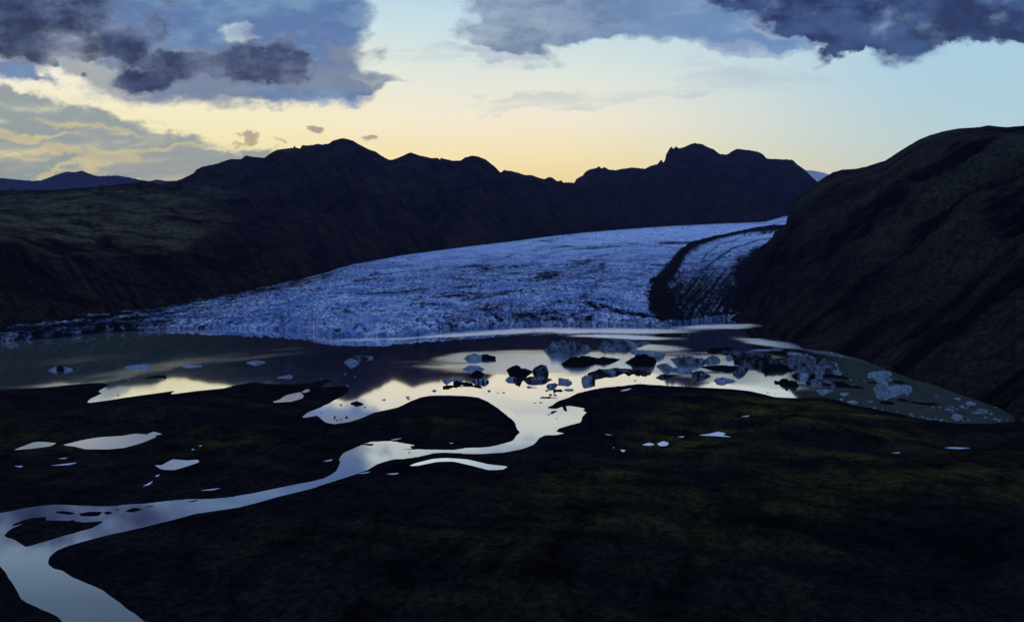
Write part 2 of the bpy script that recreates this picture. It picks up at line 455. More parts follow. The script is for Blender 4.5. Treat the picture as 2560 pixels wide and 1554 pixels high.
slivers = [('R8', [(245, 211), (370, 197), (330, 208)]), ('R8', [(70, 214), (110, 213), (100, 219)]), ('R8', [(965, 331), (1060, 320), (1020, 330)]), ('R8', [(688, 311), (735, 286), (720, 303)]),
           ('R8', [(1556, 191), (1600, 181), (1590, 189)]), ('R8', [(1720, 251), (1785, 240), (1760, 248)]), ('R8', [(1860, 252), (1920, 247), (1900, 254)]), ('R8', [(1880, 87), (1935, 79), (1900, 88)]),
           ('R8', [(745, 263), (768, 254), (760, 264)]), ('R8', [(278, 178), (325, 173), (310, 179)]), ('R8', [(920, 135), (935, 130), (930, 137)]), ('R8', [(955, 118), (970, 113), (968, 119)]),
           ('R7', [(648, 670), (700, 664), (690, 671)]), ('R7', [(240, 800), (285, 798), (270, 804)]), ('R6', [(2150, 566), (2180, 555), (2232, 547), (2200, 562)]), ('R6', [(2038, 874), (2095, 882), (2060, 881)]),
           ('R6', [(925, 938), (960, 937), (940, 943)]), ('R6', [(2150, 985), (2190, 990), (2170, 1003)]), ('R6', [(2095, 970), (2110, 968), (2105, 974)])]


def sdf(X, Y, poly):
    """signed distance in metres to a plan outline (positive inside)"""
    poly = np.asarray(poly, np.float64)
    X, Y = X.astype(np.float32), Y.astype(np.float32)
    best = np.full(X.shape, 1e12, np.float32)
    ins = np.zeros(X.shape, bool)
    for (ax, ay), (bx, by) in zip(poly, np.roll(poly, -1, 0)):
        ex, ey = np.float32(bx - ax), np.float32(by - ay)
        L = ex * ex + ey * ey
        if L < 1e-9:
            continue
        wx, wy = X - np.float32(ax), Y - np.float32(ay)
        h = np.clip((wx * ex + wy * ey) / L, 0, 1)
        dx, dy = wx - h * ex, wy - h * ey
        np.minimum(best, dx * dx + dy * dy, out=best)
        if abs(by - ay) > 1e-9:
            c = (ay > Y) != (by > Y)
            ins ^= c & (X < (bx - ax) * (Y - ay) / (by - ay) + ax)
    d = np.sqrt(best)
    return np.where(ins, d, -d)


def plan(poly):
    a = np.array(poly, float)
    x, y = on_level(a[:, 0], a[:, 1], 0.0)
    return np.stack([x, y], -1)


def rough_outline(P, step_px, amp, seed, closed=True):
    """plan outline resampled with rounded corners and a natural wobble"""
    Q = np.vstack([P, P[:1]])
    out = []
    k = len(P)
    for i in range(k):
        p0, p1, p2, p3 = P[i - 1], P[i], P[(i + 1) % k], P[(i + 2) % k]
        n = max(2, int(np.linalg.norm(p2 - p1) / step_px))
        n = min(n, 40)
        for s in np.arange(n) / n:
            m1, m2 = (p2 - p0) * .22, (p3 - p1) * .22
            # keep tangents no longer than the chord
            L = np.linalg.norm(p2 - p1)
            for mm in (m1, m2):
                q = np.linalg.norm(mm)
                if q > L:
                    mm *= L / q
            h1, h2, h3, h4 = 2 * s ** 3 - 3 * s ** 2 + 1, s ** 3 - 2 * s ** 2 + s, -2 * s ** 3 + 3 * s ** 2, s ** 3 - s ** 2
            out.append(h1 * p1 + h2 * m1 + h3 * p2 + h4 * m2)
    return np.array(out)


rows = np.concatenate([np.linspace(3400, 1810, 40), np.arange(1800, 832, -2.5), np.linspace(830, 655, 60)])
cols = np.concatenate([np.linspace(-1500, -210, 60), np.arange(-200, 2760, 4.0), np.linspace(2770, 4000, 60)])
PX, PY = np.meshgrid(cols, rows)
GX, GY = on_level(PX, PY, 0.0)
wp = rough_outline(plan(water_poly), 3.0, .3, 1)
d = sdf(GX, GY, wp)
d = d + (fbm(GX / 9, GY / 14, 3, 40) * 1.1 + fbm(GX / 2.5, GY / 4, 2, 44) * .35) * np.clip(GY / 420, .22, 1.5)
for isl in islands:
    di = sdf(GX, GY, rough_outline(plan(isl), 1.0, .2, 2))
    d = np.minimum(d, -di - fbm(GX / 2, GY / 3, 2, 47) * .25)
pd = np.full(d.shape, -1e6)
ponds = []
for key, pts, lab, _ in pond_defs:
    ponds.append((rough_outline(plan(zw(key, pts)), .6, .2, 5), lab))
sliv = [rough_outline(plan(zw(k, p)), .5, .2, 6) for k, p in slivers]
for q, _ in ponds:
    pd = np.maximum(pd, sdf(GX, GY, q))
for q in sliv:
    pd = np.maximum(pd, sdf(GX, GY, q))
land = -d
far = np.clip(GY / 200, .5, 3)
warp = fbm(GX / 160, GY / 160, 3, 3) * 40
und = fbm((GX + warp) / 70, (GY + warp) / 110, 4, 9) * 2.6
gul = fbm((GX * .75 + GY * .66 + warp * 1.4) / 34, (GY * .75 - GX * .66 + warp) / 100, 4, 21, .5, True)
fine = fbm(GX / 6, GY / 9, 4, 30) * .35
big = sstep(40, 260, GX) * sstep(420, 200, GY) * 7 * (.6 + .6 * fbm(GX / 120, GY / 90, 3, 61))
h = 1.1 * (1 - np.exp(-np.clip(land, 0, None) / 14)) + sstep(4, 70, land) * (und + 1.6 + 3.0 * (gul - .2)) + sstep(1, 12, land) * fine + sstep(15, 130, land) * big
h = np.maximum(h, .12 * np.clip(land, 0, 2))
pk = sstep(0, 26, -pd)
h = h * pk + .05 * (1 - pk)
z = np.where(land > 0, h, -np.minimum(3.5, .12 * -land - .0))
z = np.where(GY > 1000, np.minimum(z, -3.0), z)
# moss follows the drier rises, thin on the gravel flats by the water
patch = sstep(-.15, .38, fbm((GX + warp) / 80 + 3, (GY - warp) / 45, 5, 77) + .25 * (gul - .3))
moss = sstep(6, 50, land) * sstep(-250, 60, GX + .12 * GY) * patch * (.25 + .75 * sstep(150, 260, GY))  # moss thinned toward the camera, painting in the vignetted dark foreground
moss = np.maximum(moss, 1.0 * sstep(3, 14, land) * sstep(30, 9, np.abs(GY - 285 + .10 * (GX - 130))) * sstep(70, 100, GX) * sstep(-.3, .15, fbm(GX / 30, GY / 20, 4, 87)))
moss = np.maximum(moss, .06 * sstep(10, 40, land) * sstep(-60, -130, GX) * sstep(170, 90, np.abs(GY - 175)) * sstep(-.1, .3, fbm(GX / 60, GY / 45, 3, 78)))
m_ground = land_mat("volcanic_soil", (.0060, .0056, .0054, 1), (.0155, .0122, .0090, 1), (.085, .066, .0070, 1), .02, .12, .5, (1, .7, 1), (0, 0, .5), .6, .35)
ground = grid_mesh("ground", np.stack([GX, GY, z], -1), m_ground, {'moss': moss, 'streak': .5 + .55 * fbm((GY + .28 * GX + warp * .5) / 11, (GX - .28 * GY) / 95, 5, 101, .6)})
tag(ground, "dark volcanic outwash plain with moss around the lagoon and river", "ground", kind='structure')


def water_mat():
    m, t = new_mat("glacial_water")
    pos = t.n('ShaderNodeTexCoord').outputs['Object']
    rip = t.attr('ripple')
    n = t.noise(t.scale(pos, (1, .45, 1)), 1.3, 3, .55)
    n2 = t.noise(t.scale(pos, (1, .5, 1)), .05, 4, .6)
    bump = t.n('ShaderNodeBump')
    bump.inputs['Distance'].default_value = .05
    t.put(bump.inputs['Strength'], t.m('ADD', t.m('MULTIPLY', rip, .5), .02))
    t.l(n, bump.inputs['Height'])
    diff = t.n('ShaderNodeBsdfDiffuse')
    t.put(diff.inputs[0], t.mix(t.attr('silt'), t.mix(t.mapr(n2, .35, .65), (.085, .055, .065, 1), (.11, .07, .075, 1)), (.205, .225, .135, 1)))
    gl = t.n('ShaderNodeBsdfGlossy')
    t.put(gl.inputs['Roughness'], t.m('ADD', t.m('MULTIPLY', rip, .42), .032))
    gl.inputs[0].default_value = (.95, .97, 1, 1)
    t.l(bump.outputs[0], gl.inputs['Normal'])
    fr = t.n('ShaderNodeFresnel')
    fr.inputs[0].default_value = 1.33
    mx = t.n('ShaderNodeMixShader')
    t.l(t.m('MINIMUM', t.m('MULTIPLY', t.m('POWER', fr.outputs[0], .6), 1.62), t.m('SUBTRACT', .97, t.m('MULTIPLY', t.attr('silt'), .20))), mx.inputs[0])
    t.l(diff.outputs[0], mx.inputs[1])
    t.l(gl.outputs[0], mx.inputs[2])
    o = t.n('ShaderNodeOutputMaterial')
    t.l(mx.outputs[0], o.inputs[0])
    return m


m_water = water_mat()
# wind-ruffled lanes on the lagoon: (x, y, half length, half width, tilt)
lanes = [(140, 903, 220, 9, -4, .14), (430, 912, 210, 12, -9, .17), (660, 890, 140, 6, -6, .18), (720, 872, 50, 4, -4, .2), (330, 935, 120, 8, -14, .12), (560, 825, 220, 5, -1, .35), (80, 965, 90, 5, -2, .12),
         (1010, 843, 210, 6, -3, .7), (1250, 829, 190, 7, -2, .75), (1480, 825, 270, 9, 0, .7), (1570, 842, 130, 5, 2, .8), (1790, 816, 130, 6, -1, .7), (1930, 858, 90, 9, 6, .6), (2060, 880, 150, 9, 10, .45),
         (1490, 908, 400, 26, 0, .5), (1230, 892, 150, 15, -3, .42), (1640, 868, 80, 10, 3, .5), (1850, 930, 230, 30, 8, .28)]
wr = np.concatenate([np.linspace(3400, 1810, 10), np.arange(1800, 1000, -10.0), np.arange(1000, 780, -2.5)])
wc = np.concatenate([np.linspace(-1500, -20, 20), np.arange(0, 2600, 10.0), np.linspace(2620, 4000, 16)])
WX, WY = np.meshgrid(wc, wr)
lx, ly = on_level(WX, WY, 0.0)
rip = np.zeros(WX.shape)
wob = fbm(lx / 60, ly / 60, 4, 90) * 10
for (cx, cy, rx, ry, tl, wt) in lanes:
    a = math.radians(-tl)
    dx, dy = WX - cx, WY - cy + wob * ry / 12
    q = ((dx * math.cos(a) - dy * math.sin(a)) / rx) ** 2 + ((dx * math.sin(a) + dy * math.cos(a)) / ry) ** 2
    rip = np.maximum(rip, wt * sstep(1.7, .05, q + .9 * fbm(lx / 45, ly / 14, 4, 95)))
wat = grid_mesh("lagoon_water", np.stack([lx, ly, np.zeros_like(lx)], -1), m_water, {'ripple': rip, 'silt': np.maximum(sstep(1980, 2120, WX + .6 * (WY - 930)), .9 * sstep(1000, 300, WX) * sstep(1010, 975, WY))})
tag(wat, "still silty lagoon and the pale river winding out of it", "water", kind='structure')


def sheet(name, P, z, rp=0.0):
    tris = tessellate_polygon([[Vector((x, y, 0)) for x, y in P]])
    me = bpy.data.meshes.new(name)
    me.from_pydata([(x, y, z) for x, y in P], [], [tuple(q) for q in tris])
    me.update()
    at = me.attributes.new('ripple', 'FLOAT', 'POINT')
    at.data.foreach_set('value', np.full(len(P), rp, np.float32))
    me.materials.append(m_water)
    o = bpy.data.objects.new(name, me)
    COL.objects.link(o)
    return o


for q, lab in ponds:
    tag(sheet("pond", q, .10, .9 if q[:, 0].mean() > 30 else .35), lab, "pond", "ponds on the outwash plain", 'structure')
for q in sliv:
    tag(sheet("puddle", q, .104, 1.0), "thin sliver of standing water on the dark plain", "puddle", "slivers of water on the plain", 'structure')

# ------------------------------------------------------------------ mountains
m_slope = land_mat("mountain_soil", (.0095, .0066, .0048, 1), (.033, .0210, .0100, 1), (.085, .068, .026, 1), .004, .022, 6, (1, .6, 1.2), (0, 0, .3))
m_far = land_mat("far_rock", (.022, .018, .016, 1), (.035, .027, .022, 1), (.05, .05, .03, 1), .0012, .006, 12)
m_right = land_mat("hill_moss_soil", (.0060, .0048, .0034, 1), (.0245, .0175, .0102, 1), (.043, .039, .0195, 1), .010, .06, 2.5, (.45, 1, 1.3), (0, 0, -.6), .75, .12)


def loft(lines, ts, nrows):
    """surface through control lines (each nc x 3), row parameter ts"""
    L = np.stack(lines, 0)
    out = []
    for s in nrows:
        k = min(max(np.searchsorted(ts, s, 'right') - 1, 0), len(ts) - 2)
        f = (s - ts[k]) / (ts[k + 1] - ts[k])
        out.append(L[k] * (1 - f) + L[k + 1] * f)
    return np.stack(out, 0)


def back_line(c, dist, drop):
    q = c.copy()
    q[:, 1] += dist
    q[:, 0] *= (c[:, 1] + dist) / c[:, 1]
    q[:, 2] = drop
    return q


# far blue mountains
c = np.arange(-1000, 900, 2.0)
fy = pl([(-1000, 470), (-500, 430), (-250, 455)] + far_mtn + [(520, 470), (900, 500)])(c)
cl = at_depth(c, fy + noise2(c / 7, 0 * c, 5) * .9, 8500.0)
bl = at_depth(c, np.full_like(c, 560.0), 6500.0)
s = np.linspace(0, 1.0, 60)
P = loft([bl, cl], [0, 1], s)
U, V = np.meshgrid(c, s)
P[..., 2] += fbm(U / 40, V * 3, 5, 55, .55, True) * 60 * np.sin(np.pi * V) ** .7
P = np.concatenate([P, back_line(cl, 1500, 0)[None]], 0)
o = grid_mesh("distant_mountains", P, m_far, {'moss': np.zeros(P.shape[:2]), 'streak': np.full(P.shape[:2], .5)})
tag(o, "low blue mountains far behind the mossy bench", "mountain", kind='structure')

# snow dome in the saddle
m_snow, t = new_mat("snow")
finish(t, (.66, .60, .48, 1), .7, spec=.1)
c = np.arange(1900, 2300, 3.0)
sy = pl([(1900, 440)] + zw('R4', [(1300, 205), (1400, 202), (1450, 205), (1500, 215), (1560, 235), (1700, 290)]))(c)
cl = at_depth(c, sy, 7000.0)
bl = at_depth(c, np.full_like(c, 520.0), 5600.0)
s = np.linspace(0, 1.0, 24)
P = loft([bl, cl], [0, 1], s)
P[..., 2] += np.sin(np.pi * s)[:, None] * 25
P = np.concatenate([P, back_line(cl, 900, 0)[None]], 0)
tag(grid_mesh("snow_dome", P, m_snow), "pale snow dome showing in the saddle beside the craggy peaks", "snow hill", kind='structure')

# main ridge with the mossy bench
c = np.arange(-1000, 1760, 2.0)
crest_line = [(-1000, 500), (-300, 487), (0, 483), (219, 474), (318, 465), (400, 464), (445, 456)] + crest_a + [(1455, 478), (1520, 520), (1600, 556), (1760, 562)]
cy = pl(crest_line)(c) + noise2(c / 5.0, c * 0, 8) * .9 * sstep(440, 500, c) + noise2(c / 2.3, c * 0, 9) * 1.1 * sstep(1000, 1250, c)
cD = pl([(-1000, 1350), (250, 1500), (440, 1950), (620, 2650), (850, 2900), (1430, 3000), (1760, 3000)])(c)
crest3 = at_depth(c, cy, cD)
mD = margin_D(c)
my = margin_y(c)
base3 = at_depth(c, my + 6, mD * .99)
below = base3.copy()
below[:, 2] -= 25
below[:, 1] -= 30
p1y = pl([(-1000, 600), (0, 623), (80, 640), (172, 656), (300, 650), (457, 638), (560, 612), (680, 560)])(c)
p1 = at_depth(c, p1y, mD * 1.17)
p2y = pl([(-1000, 512), (0, 497), (219, 487), (318, 480), (449, 480), (603, 474), (700, 462)])(c)
p2 = at_depth(c, p2y, pl([(-1000, 1200), (250, 1350), (603, 1800), (800, 2100)])(c))
k = sstep(430, 720, c)[:, None]
p1 = p1 * (1 - k) + (base3 * .64 + crest3 * .36) * k
p1[:, 2] -= (k[:, 0] * 22)
p2 = p2 * (1 - k) + (base3 * .32 + crest3 * .68) * k
p2[:, 2] -= (k[:, 0] * 18)
s = np.concatenate([[-.1], np.linspace(0, 1.0, 260)])
ts = [-.1, 0, .33, .70, 1.0]
soft = crest3.copy()
soft[:, 2] = smooth1(crest3[:, 2], 45)
P = loft([below, base3, p1, p2, soft], ts, s)
# round the breaks of slope
for _ in range(14):
    P[2:-2] = (P[1:-3] + P[2:-2] * 2 + P[3:-1]) / 4
U, V = np.meshgrid(c, s)
P[..., 2] += (crest3 - soft)[None, :, 2] * sstep(.90, 1, V)
env = np.clip(np.sin(np.pi * np.clip(V, 0, 1)), 0, 1) ** .6
Dk = P[..., 1] / 1500
wq = fbm(P[..., 0] / 300, P[..., 1] / 400, 3, 12)
g1 = fbm((P[..., 0] + .35 * P[..., 1] + wq * 120) / 130, (P[..., 1] - .2 * P[..., 0]) / 420, 5, 14, .55, True)
g2 = fbm(P[..., 0] / 40, P[..., 2] / 30, 4, 16, .55)
bench = sstep(720, 430, U + 90 * g2 + 60 * g1) * sstep(.30, .38, V + .02 * g2) * sstep(.80, .66, V)
P[..., 2] += env * ((g1 - .1) * (26 * (1 - .65 * bench)) * Dk + g2 * 7 * Dk)
moss = np.clip(bench * (.75 + .5 * g1) + .30 * sstep(-.05, .5, fbm(P[..., 0] / 250, P[..., 1] / 250, 4, 19)) * sstep(.45, .6, V) * sstep(1500, 900, U), 0, 1)  # bench moss also carries the lit bench top as lighter colour
P = np.concatenate([P, back_line(crest3, 900, -20)[None]], 0)
st1 = fbm((U + 1.2 * V * 260) / 16 + wq * 1.5, (V * 260 - U * .3) / 90, 5, 102, .6)
st2 = fbm((V * 260 + U * .10) / 9 + wq * 2.0, (U - V * 60) / 110, 5, 105, .6)
bb = sstep(.0, .3, bench)
streak = .5 + .6 * (st1 * (1 - bb) + st2 * bb)
moss, streak = np.vstack([moss, moss[-1:]]), np.vstack([streak, streak[-1:]])
o = grid_mesh("mountain_ridge", P, m_slope, {'moss': moss, 'streak': streak})
tag(o, "long dark ridge with rounded summit and mossy bench above the ice", "mountain", kind='structure')

# craggy ridge further back
c = np.arange(1280, 2200, 1.6)
cyb = pl([(1280, 486), (1380, 468), (1432, 458)] + crest_b + [(2200, 560)])(c) + noise2(c / 4.0, c * 0, 31) * 1.6 + noise2(c / 1.9, c * 0, 32) * 1.1
crest3 = at_depth(c, cyb, 3900.0)
base3 = at_depth(c, margin_y(c) + 8, margin_D(c) + 20)
below = base3.copy()
below[:, 2] -= 40
s = np.concatenate([[-.1], np.linspace(0, 1, 170)])
soft = crest3.copy()
soft[:, 2] = smooth1(crest3[:, 2], 41)
mid = base3 * .55 + soft * .45
mid[:, 2] -= 40
P = loft([below, base3, mid, soft], [-.1, 0, .5, 1], s)
U, V = np.meshgrid(c, s)
P[..., 2] += (crest3 - soft)[None, :, 2] * sstep(.88, 1, V)
env = np.clip(np.sin(np.pi * np.clip(V, 0, 1)), 0, 1) ** .6
g1 = fbm((P[..., 0] + .2 * P[..., 1]) / 150, P[..., 2] / 320, 5, 34, .58, True)
P[..., 2] += env * (g1 * 55 + fbm(P[..., 0] / 50, P[..., 2] / 40, 4, 36) * 14)
P = np.concatenate([P, back_line(crest3, 900, -20)[None]], 0)
streak = .5 + .6 * fbm((U - .8 * V * 200) / 14, (V * 200 + U * .3) / 60, 5, 103, .6)
o = grid_mesh("craggy_ridge", P, m_slope, {'moss': np.zeros(P.shape[:2]), 'streak': np.vstack([streak, streak[-1:]])})
tag(o, "jagged craggy ridge of blue dark rock behind the upper glacier", "mountain", kind='structure')

# hillside at the right of the lagoon
c = np.concatenate([np.arange(1800, 2700, 1.8), np.arange(2702, 3500, 8)])
hill_top = [(1800, 803), (1830, 786), (1848, 756), (1862, 728), (1875, 690), (1886, 650)] + zw('Q', [(1500, 400), (1625, 330), (1660, 240), (1750, 180), (1800, 130), (1820, 40)]) + [(1972, 528), (1980, 505), (1997, 489), (2028, 468), (2044, 454)] \
    + zw('R4', [(1540, 215), (1590, 200), (1650, 197), (1700, 187), (1800, 155), (1860, 115), (1900, 90), (1960, 55), (2010, 35), (2080, 15)]) + zw('R2', [(2150, 618), (2250, 612), (2290, 603), (2330, 608), (2380, 612), (2464, 605)]) + [(2800, 300), (3500, 290)]
hy = pl(hill_top)(c)
hD = smooth1(pl([(1800, 700), (1843, 740), (1868, 860), (1905, 1050), (1970, 1500), (2060, 1450), (2300, 1150), (2480, 950), (2560, 900), (3500, 560)])(c), 21)
crest3 = at_depth(c, hy + noise2(c / 9, c * 0, 41) * .8, hD)
by = pl([(1800, 806), (1843, 804), (1897, 808), (1933, 838)] + right_shore[3:] + [(2620, 1085), (2800, 1130), (3500, 1300)])(c)
bx, byy = on_level(c, by, 0.0)
base3 = np.stack([bx, byy, np.full_like(bx, -.3)], -1)
below = base3.copy()
below[:, 2] -= 6
below[:, 1] -= 8
s = np.concatenate([[-.05], np.linspace(0, 1, 300)])
f = np.clip(s, 0, 1)
P = loft([below, base3, crest3], [-.05, 0, 1], s)
# concave foot, convex shoulder
prof = f - .07 * np.sin(np.pi * f) * (1 - f)
P[1:, :, 2] = base3[None, :, 2] + (crest3 - base3)[None, :, 2] * prof[1:, None]
U, V = np.meshgrid(c, s)
env = np.clip(np.sin(np.pi * np.clip(V, 0, 1)), 0, 1) ** .7 * sstep(1850, 1960, U) * (.08 + .92 * sstep(1.0, .68, V))
wq = fbm(P[..., 0] / 200, P[..., 1] / 200, 3, 43) * 60
# gullies and terraces run obliquely down towards the lagoon
hx, hyy = project(P)
hx = np.clip(hx, 0, 4000)
g1 = fbm((hyy + .56 * hx + wq * .5) / 115, (hx - .56 * hyy) / 700, 5, 45, .5, True)
streak = .5 + .6 * fbm((hyy + .60 * hx + wq * .3) / 15, (hx - .6 * hyy) / 230, 5, 104, .62) * 1.35 + .4 * (g1 - .30)  # soil tone follows the ridges, relief shading put into the colour
bandd = fbm((hyy + .58 * hx + wq * .8) / 58, (hx - .58 * hyy) / 520, 3, 106, .5)
streak = streak + 1.0 * bandd
g2 = fbm(P[..., 0] / 30, P[..., 1] / 45, 4, 48)
rib = fbm(P[..., 0] / 60 + wq / 60, P[..., 2] / 200, 4, 49, .5, True) * sstep(.55, .8, V) * sstep(2200, 2350, U)
P[..., 2] += env * ((g1 - .1) * 58 + g2 * 3 + rib * 8) * np.clip(P[..., 1] / 700, .35, 1.4)
sl = ((crest3[:, 2] - CAMH) / crest3[:, 1])[None]
zmax = CAMH + sl * P[..., 1] - .03 * (crest3[:, 1][None] - P[..., 1]).clip(0)
over = P[..., 2] - zmax
P[..., 2] = np.where(over > -6, zmax - 6 * np.exp(-np.clip(over + 6, 0, 200) / 6), P[..., 2])
P[-1] = crest3
moss = sstep(-.25, .4, fbm(P[..., 0] / 120, P[..., 1] / 170, 4, 52) + .9 * g1 - .30) * sstep(1900, 2100, U) * (.12 + .88 * sstep(.08, .55, V)) * (.45 + .9 * sstep(-.1, .3, bandd))  # moss laid along ridges and thinned low, also painting in weak relief shading
P = np.concatenate([P, back_line(crest3, 500, -10)[None]], 0)
moss, streak = np.vstack([moss, moss[-1:]]), np.vstack([streak, streak[-1:]])
o = grid_mesh("hillside", P, m_right, {'moss': moss, 'streak': streak})
tag(o, "steep dark mossy hillside with oblique gullies falling into the lagoon tail", "hill", kind='structure')

# ------------------------------------------------------------------ glacier
c = np.arange(-700, 1990, 1.5)
fyl = front_y(c) + fbm(c / 22, c * 0, 3, 61) * 2.0
fx, fD = on_level(c, fyl, 0.0)
mD, my = margin_D(c), margin_y(c)
mz = at_depth(c, my, mD)[:, 2]
cliff = pl([(-700, 1.5), (100, 1.5), (400, 2), (700, 2.5), (1000, 3.2), (1300, 5), (1500, 6), (1750, 5), (1990, 4)])(c)
tt = np.linspace(0, 1, 1200)
Ds = fD[None] * (mD / fD)[None] ** tt[:, None]
q = (Ds - fD) / (mD - fD)
Zs = cliff + (mz - cliff) * (q ** .92)
# rows spaced evenly as the surface lies, so detail is even over the ice
X0 = (c - W0 / 2) / FPX
_, pyy = project(np.stack([X0 * Ds, Ds, Zs], -1))
NR = 330
Pg = np.zeros((NR, len(c), 3))
f = np.linspace(0, 1, NR)
for j in range(len(c)):
    pm = np.maximum.accumulate(-pyy[:, j])
    tgt = pm[0] + (pm[-1] - pm[0]) * f
    tj = np.interp(tgt, pm + np.arange(len(pm)) * 1e-7, tt)
    Dj = fD[j] * (mD[j] / fD[j]) ** tj
    qj = (Dj - fD[j]) / (mD[j] - fD[j])
    Pg[:, j, 0] = X0[j] * Dj
    Pg[:, j, 1] = Dj
    Pg[:, j, 2] = cliff[j] + (mz[j] - cliff[j]) * qj ** .92
gpx, gpy = project(Pg)
gpx = np.broadcast_to(c[None], gpx.shape)
X, Y = Pg[..., 0], Pg[..., 1]
tfrac = np.broadcast_to(f[:, None], gpx.shape)


def band(path, wid, soft):
    """0..1 inside a ribbon along a path of (px, py); half-widths wid per node"""
    out = np.zeros(gpx.shape)
    for (a, b, wa, wb) in zip(path[:-1], path[1:], wid[:-1], wid[1:]):
        ex, ey = b[0] - a[0], (b[1] - a[1])
        L = ex * ex + ey * ey
        h_ = np.clip(((gpx - a[0]) * ex + (gpy - a[1]) * ey) / L, 0, 1)
        dd = np.hypot(gpx - a[0] - h_ * ex, gpy - a[1] - h_ * ey)
        ww = wa + (wb - wa) * h_
        out = np.maximum(out, sstep(ww * (1 + soft), ww * (1 - soft), dd + jag * ww))
    return out


def blob(cx, cy, rx, ry, rot=0, soft=.6):
    a = math.radians(rot)
    dx, dy = gpx - cx, gpy - cy
    q_ = np.sqrt(((dx * math.cos(a) + dy * math.sin(a)) / rx) ** 2 + ((-dx * math.sin(a) + dy * math.cos(a)) / ry) ** 2)
    return sstep(1 + soft, 1 - soft, q_ + jag * .8)


jag = fbm(X / 14, Y / 22, 4, 70) * .55
pth = zw('Q', [(1760, 205), (1600, 212), (1400, 235), (1280, 255), (1100, 295), (900, 350), (700, 420), (580, 520), (500, 640), (400, 790), (330, 900), (310, 1000), (330, 1100), (430, 1190), (560, 1240)])
wd = [7, 8, 6, 4, 4, 5, 8, 11, 14, 19, 25, 29, 32, 28, 16]
jag0 = jag
jag = jag + fbm(X / 4, Y / 6, 3, 91) * .5
moraine = band(pth, wd, .32)
jag = jag0
tongue = sstep(1640, 1700, gpx + (gpy - 700) * .35) * sstep(600, 700, gpy) * (gpx > 1640)
tongue = tongue * (.50 + .34 * sstep(640, 730, gpy) + .55 * fbm((gpx - 1690 + (gpy - 560) * .75) / 9, gpy / 90, 4, 88))
moraine = np.maximum(moraine, band(zw('Q', [(470, 960), (640, 1040), (860, 1130), (900, 1190)]), [5, 6, 8, 10], .4) * .85)
# debris between the small tongue and the hill foot
rightdeb = np.maximum.reduce([blob(1890, 745, 95, 55, 0, .3), blob(1880, 690, 62, 55, 30, .4), blob(1815, 790, 55, 14, 0, .5), blob(1900, 640, 36, 24, 0, .4), blob(1930, 608, 14, 14, 0, .5)])
tongue_streak = sstep(1.0, .0, np.abs(gpx - 1780) / 130) * sstep(560, 620, gpy) * sstep(.05, .55, fbm((gpx - 1690 + (gpy - 560) * .75) / 13, gpy / 150, 4, 71)) * .75
inner = band(zw('Q', [(1640, 300), (1400, 350), (1150, 440), (900, 620), (790, 780), (850, 900), (1000, 960)]), [2, 2, 3, 5, 8, 10, 12], .7) * .7
inner = np.maximum(inner, band(zw('Q', [(1620, 250), (1300, 290), (1000, 390), (860, 500), (800, 600)]), [1.5, 1.5, 2, 3, 4], .8) * .6)
inner = np.maximum(inner, band(zw('Q', [(700, 640), (680, 800), (760, 950), (900, 1060)]), [5, 9, 9, 8], .9) * .45)
leftdeb = np.clip(sstep(900, 120, gpx + (gpy - 800) * 2.2 + jag * 160) * 1.0 + sstep(420, 100, gpx) * .5, 0, 1)
leftdeb = np.maximum(leftdeb, sstep(.60, .95, tfrac + jag * .25) * sstep(1080, 700, gpx) * .85)
spots = np.maximum.reduce([blob(1215, 674, 26, 7, -6, .8) * .8, blob(1370, 690, 40, 14, -8, .8) * .85, blob(1300, 668, 60, 6, -8, .9) * .6, blob(1450, 660, 45, 9, -14, .9) * .7, blob(1505, 665, 10, 16, 20, .8) * .7,
                           band([(1512, 650), (1508, 685), (1490, 715), (1460, 745), (1470, 765)], [4, 5, 8, 15, 12], .9) * .55, blob(1220, 770, 80, 14, -10, .9) * .5, blob(1360, 797, 170, 16, 2, .9) * .75, blob(1150, 792, 110, 12, -6, .9) * .5, blob(1400, 690, 130, 26, -6, .9) * .5, blob(1130, 690, 110, 20, -8, .9) * .42, blob(1230, 740, 120, 12, -4, .9) * .35, blob(1480, 768, 26, 8, 20, .7) * .9,
                           band([(1500, 768), (1560, 785), (1640, 792), (1700, 800)], [4, 5, 6, 6], .7) * .9, blob(1180, 700, 80, 18, -4, .9) * .35, blob(1090, 700, 60, 20, 0, .9) * .35, blob(1620, 800, 90, 7, 0, .8) * .6,
                           blob(700, 803, 28, 16, 10, .9) * .55, blob(560, 800, 90, 16, 0, .9) * .45, blob(900, 770, 60, 10, -25, .9) * .4, blob(1010, 730, 60, 14, 0, .9) * .35])
lines = sstep(.10, .60, fbm((X + .25 * Y) / 22, (Y - .25 * X) / 75, 5, 72)) * .55 * (1 - .55 * sstep(1100, 2200, Y))
wpx = fbm(X / 120, Y / 200, 3, 96) * 60
swirl = .75 * sstep(-.05, .4, fbm((X + wpx) / 70, (Y + wpx * 2) / 55, 4, 97)) * sstep(1750, 900, Y) * sstep(600, 900, gpx)
flowb = .85 * sstep(.02, .42, fbm((gpx + wpx * .6) / 260, tfrac * 15 + gpx / 700, 5, 98, .62)) * sstep(500, 800, gpx) * (1 - .5 * sstep(1400, 2400, Y))
edge = sstep(.955, .995, tfrac + jag * .02) * .35
debris = np.clip(np.maximum.reduce([moraine, rightdeb, inner, tongue, tongue_streak * .7, swirl, flowb, leftdeb * (.90 + .9 * fbm(X / 16, Y / 30, 4, 73)), spots * (.95 + .9 * fbm(X / 9, Y / 14, 3, 74)), lines, edge]), 0, 1)
DEB_BASE = debris
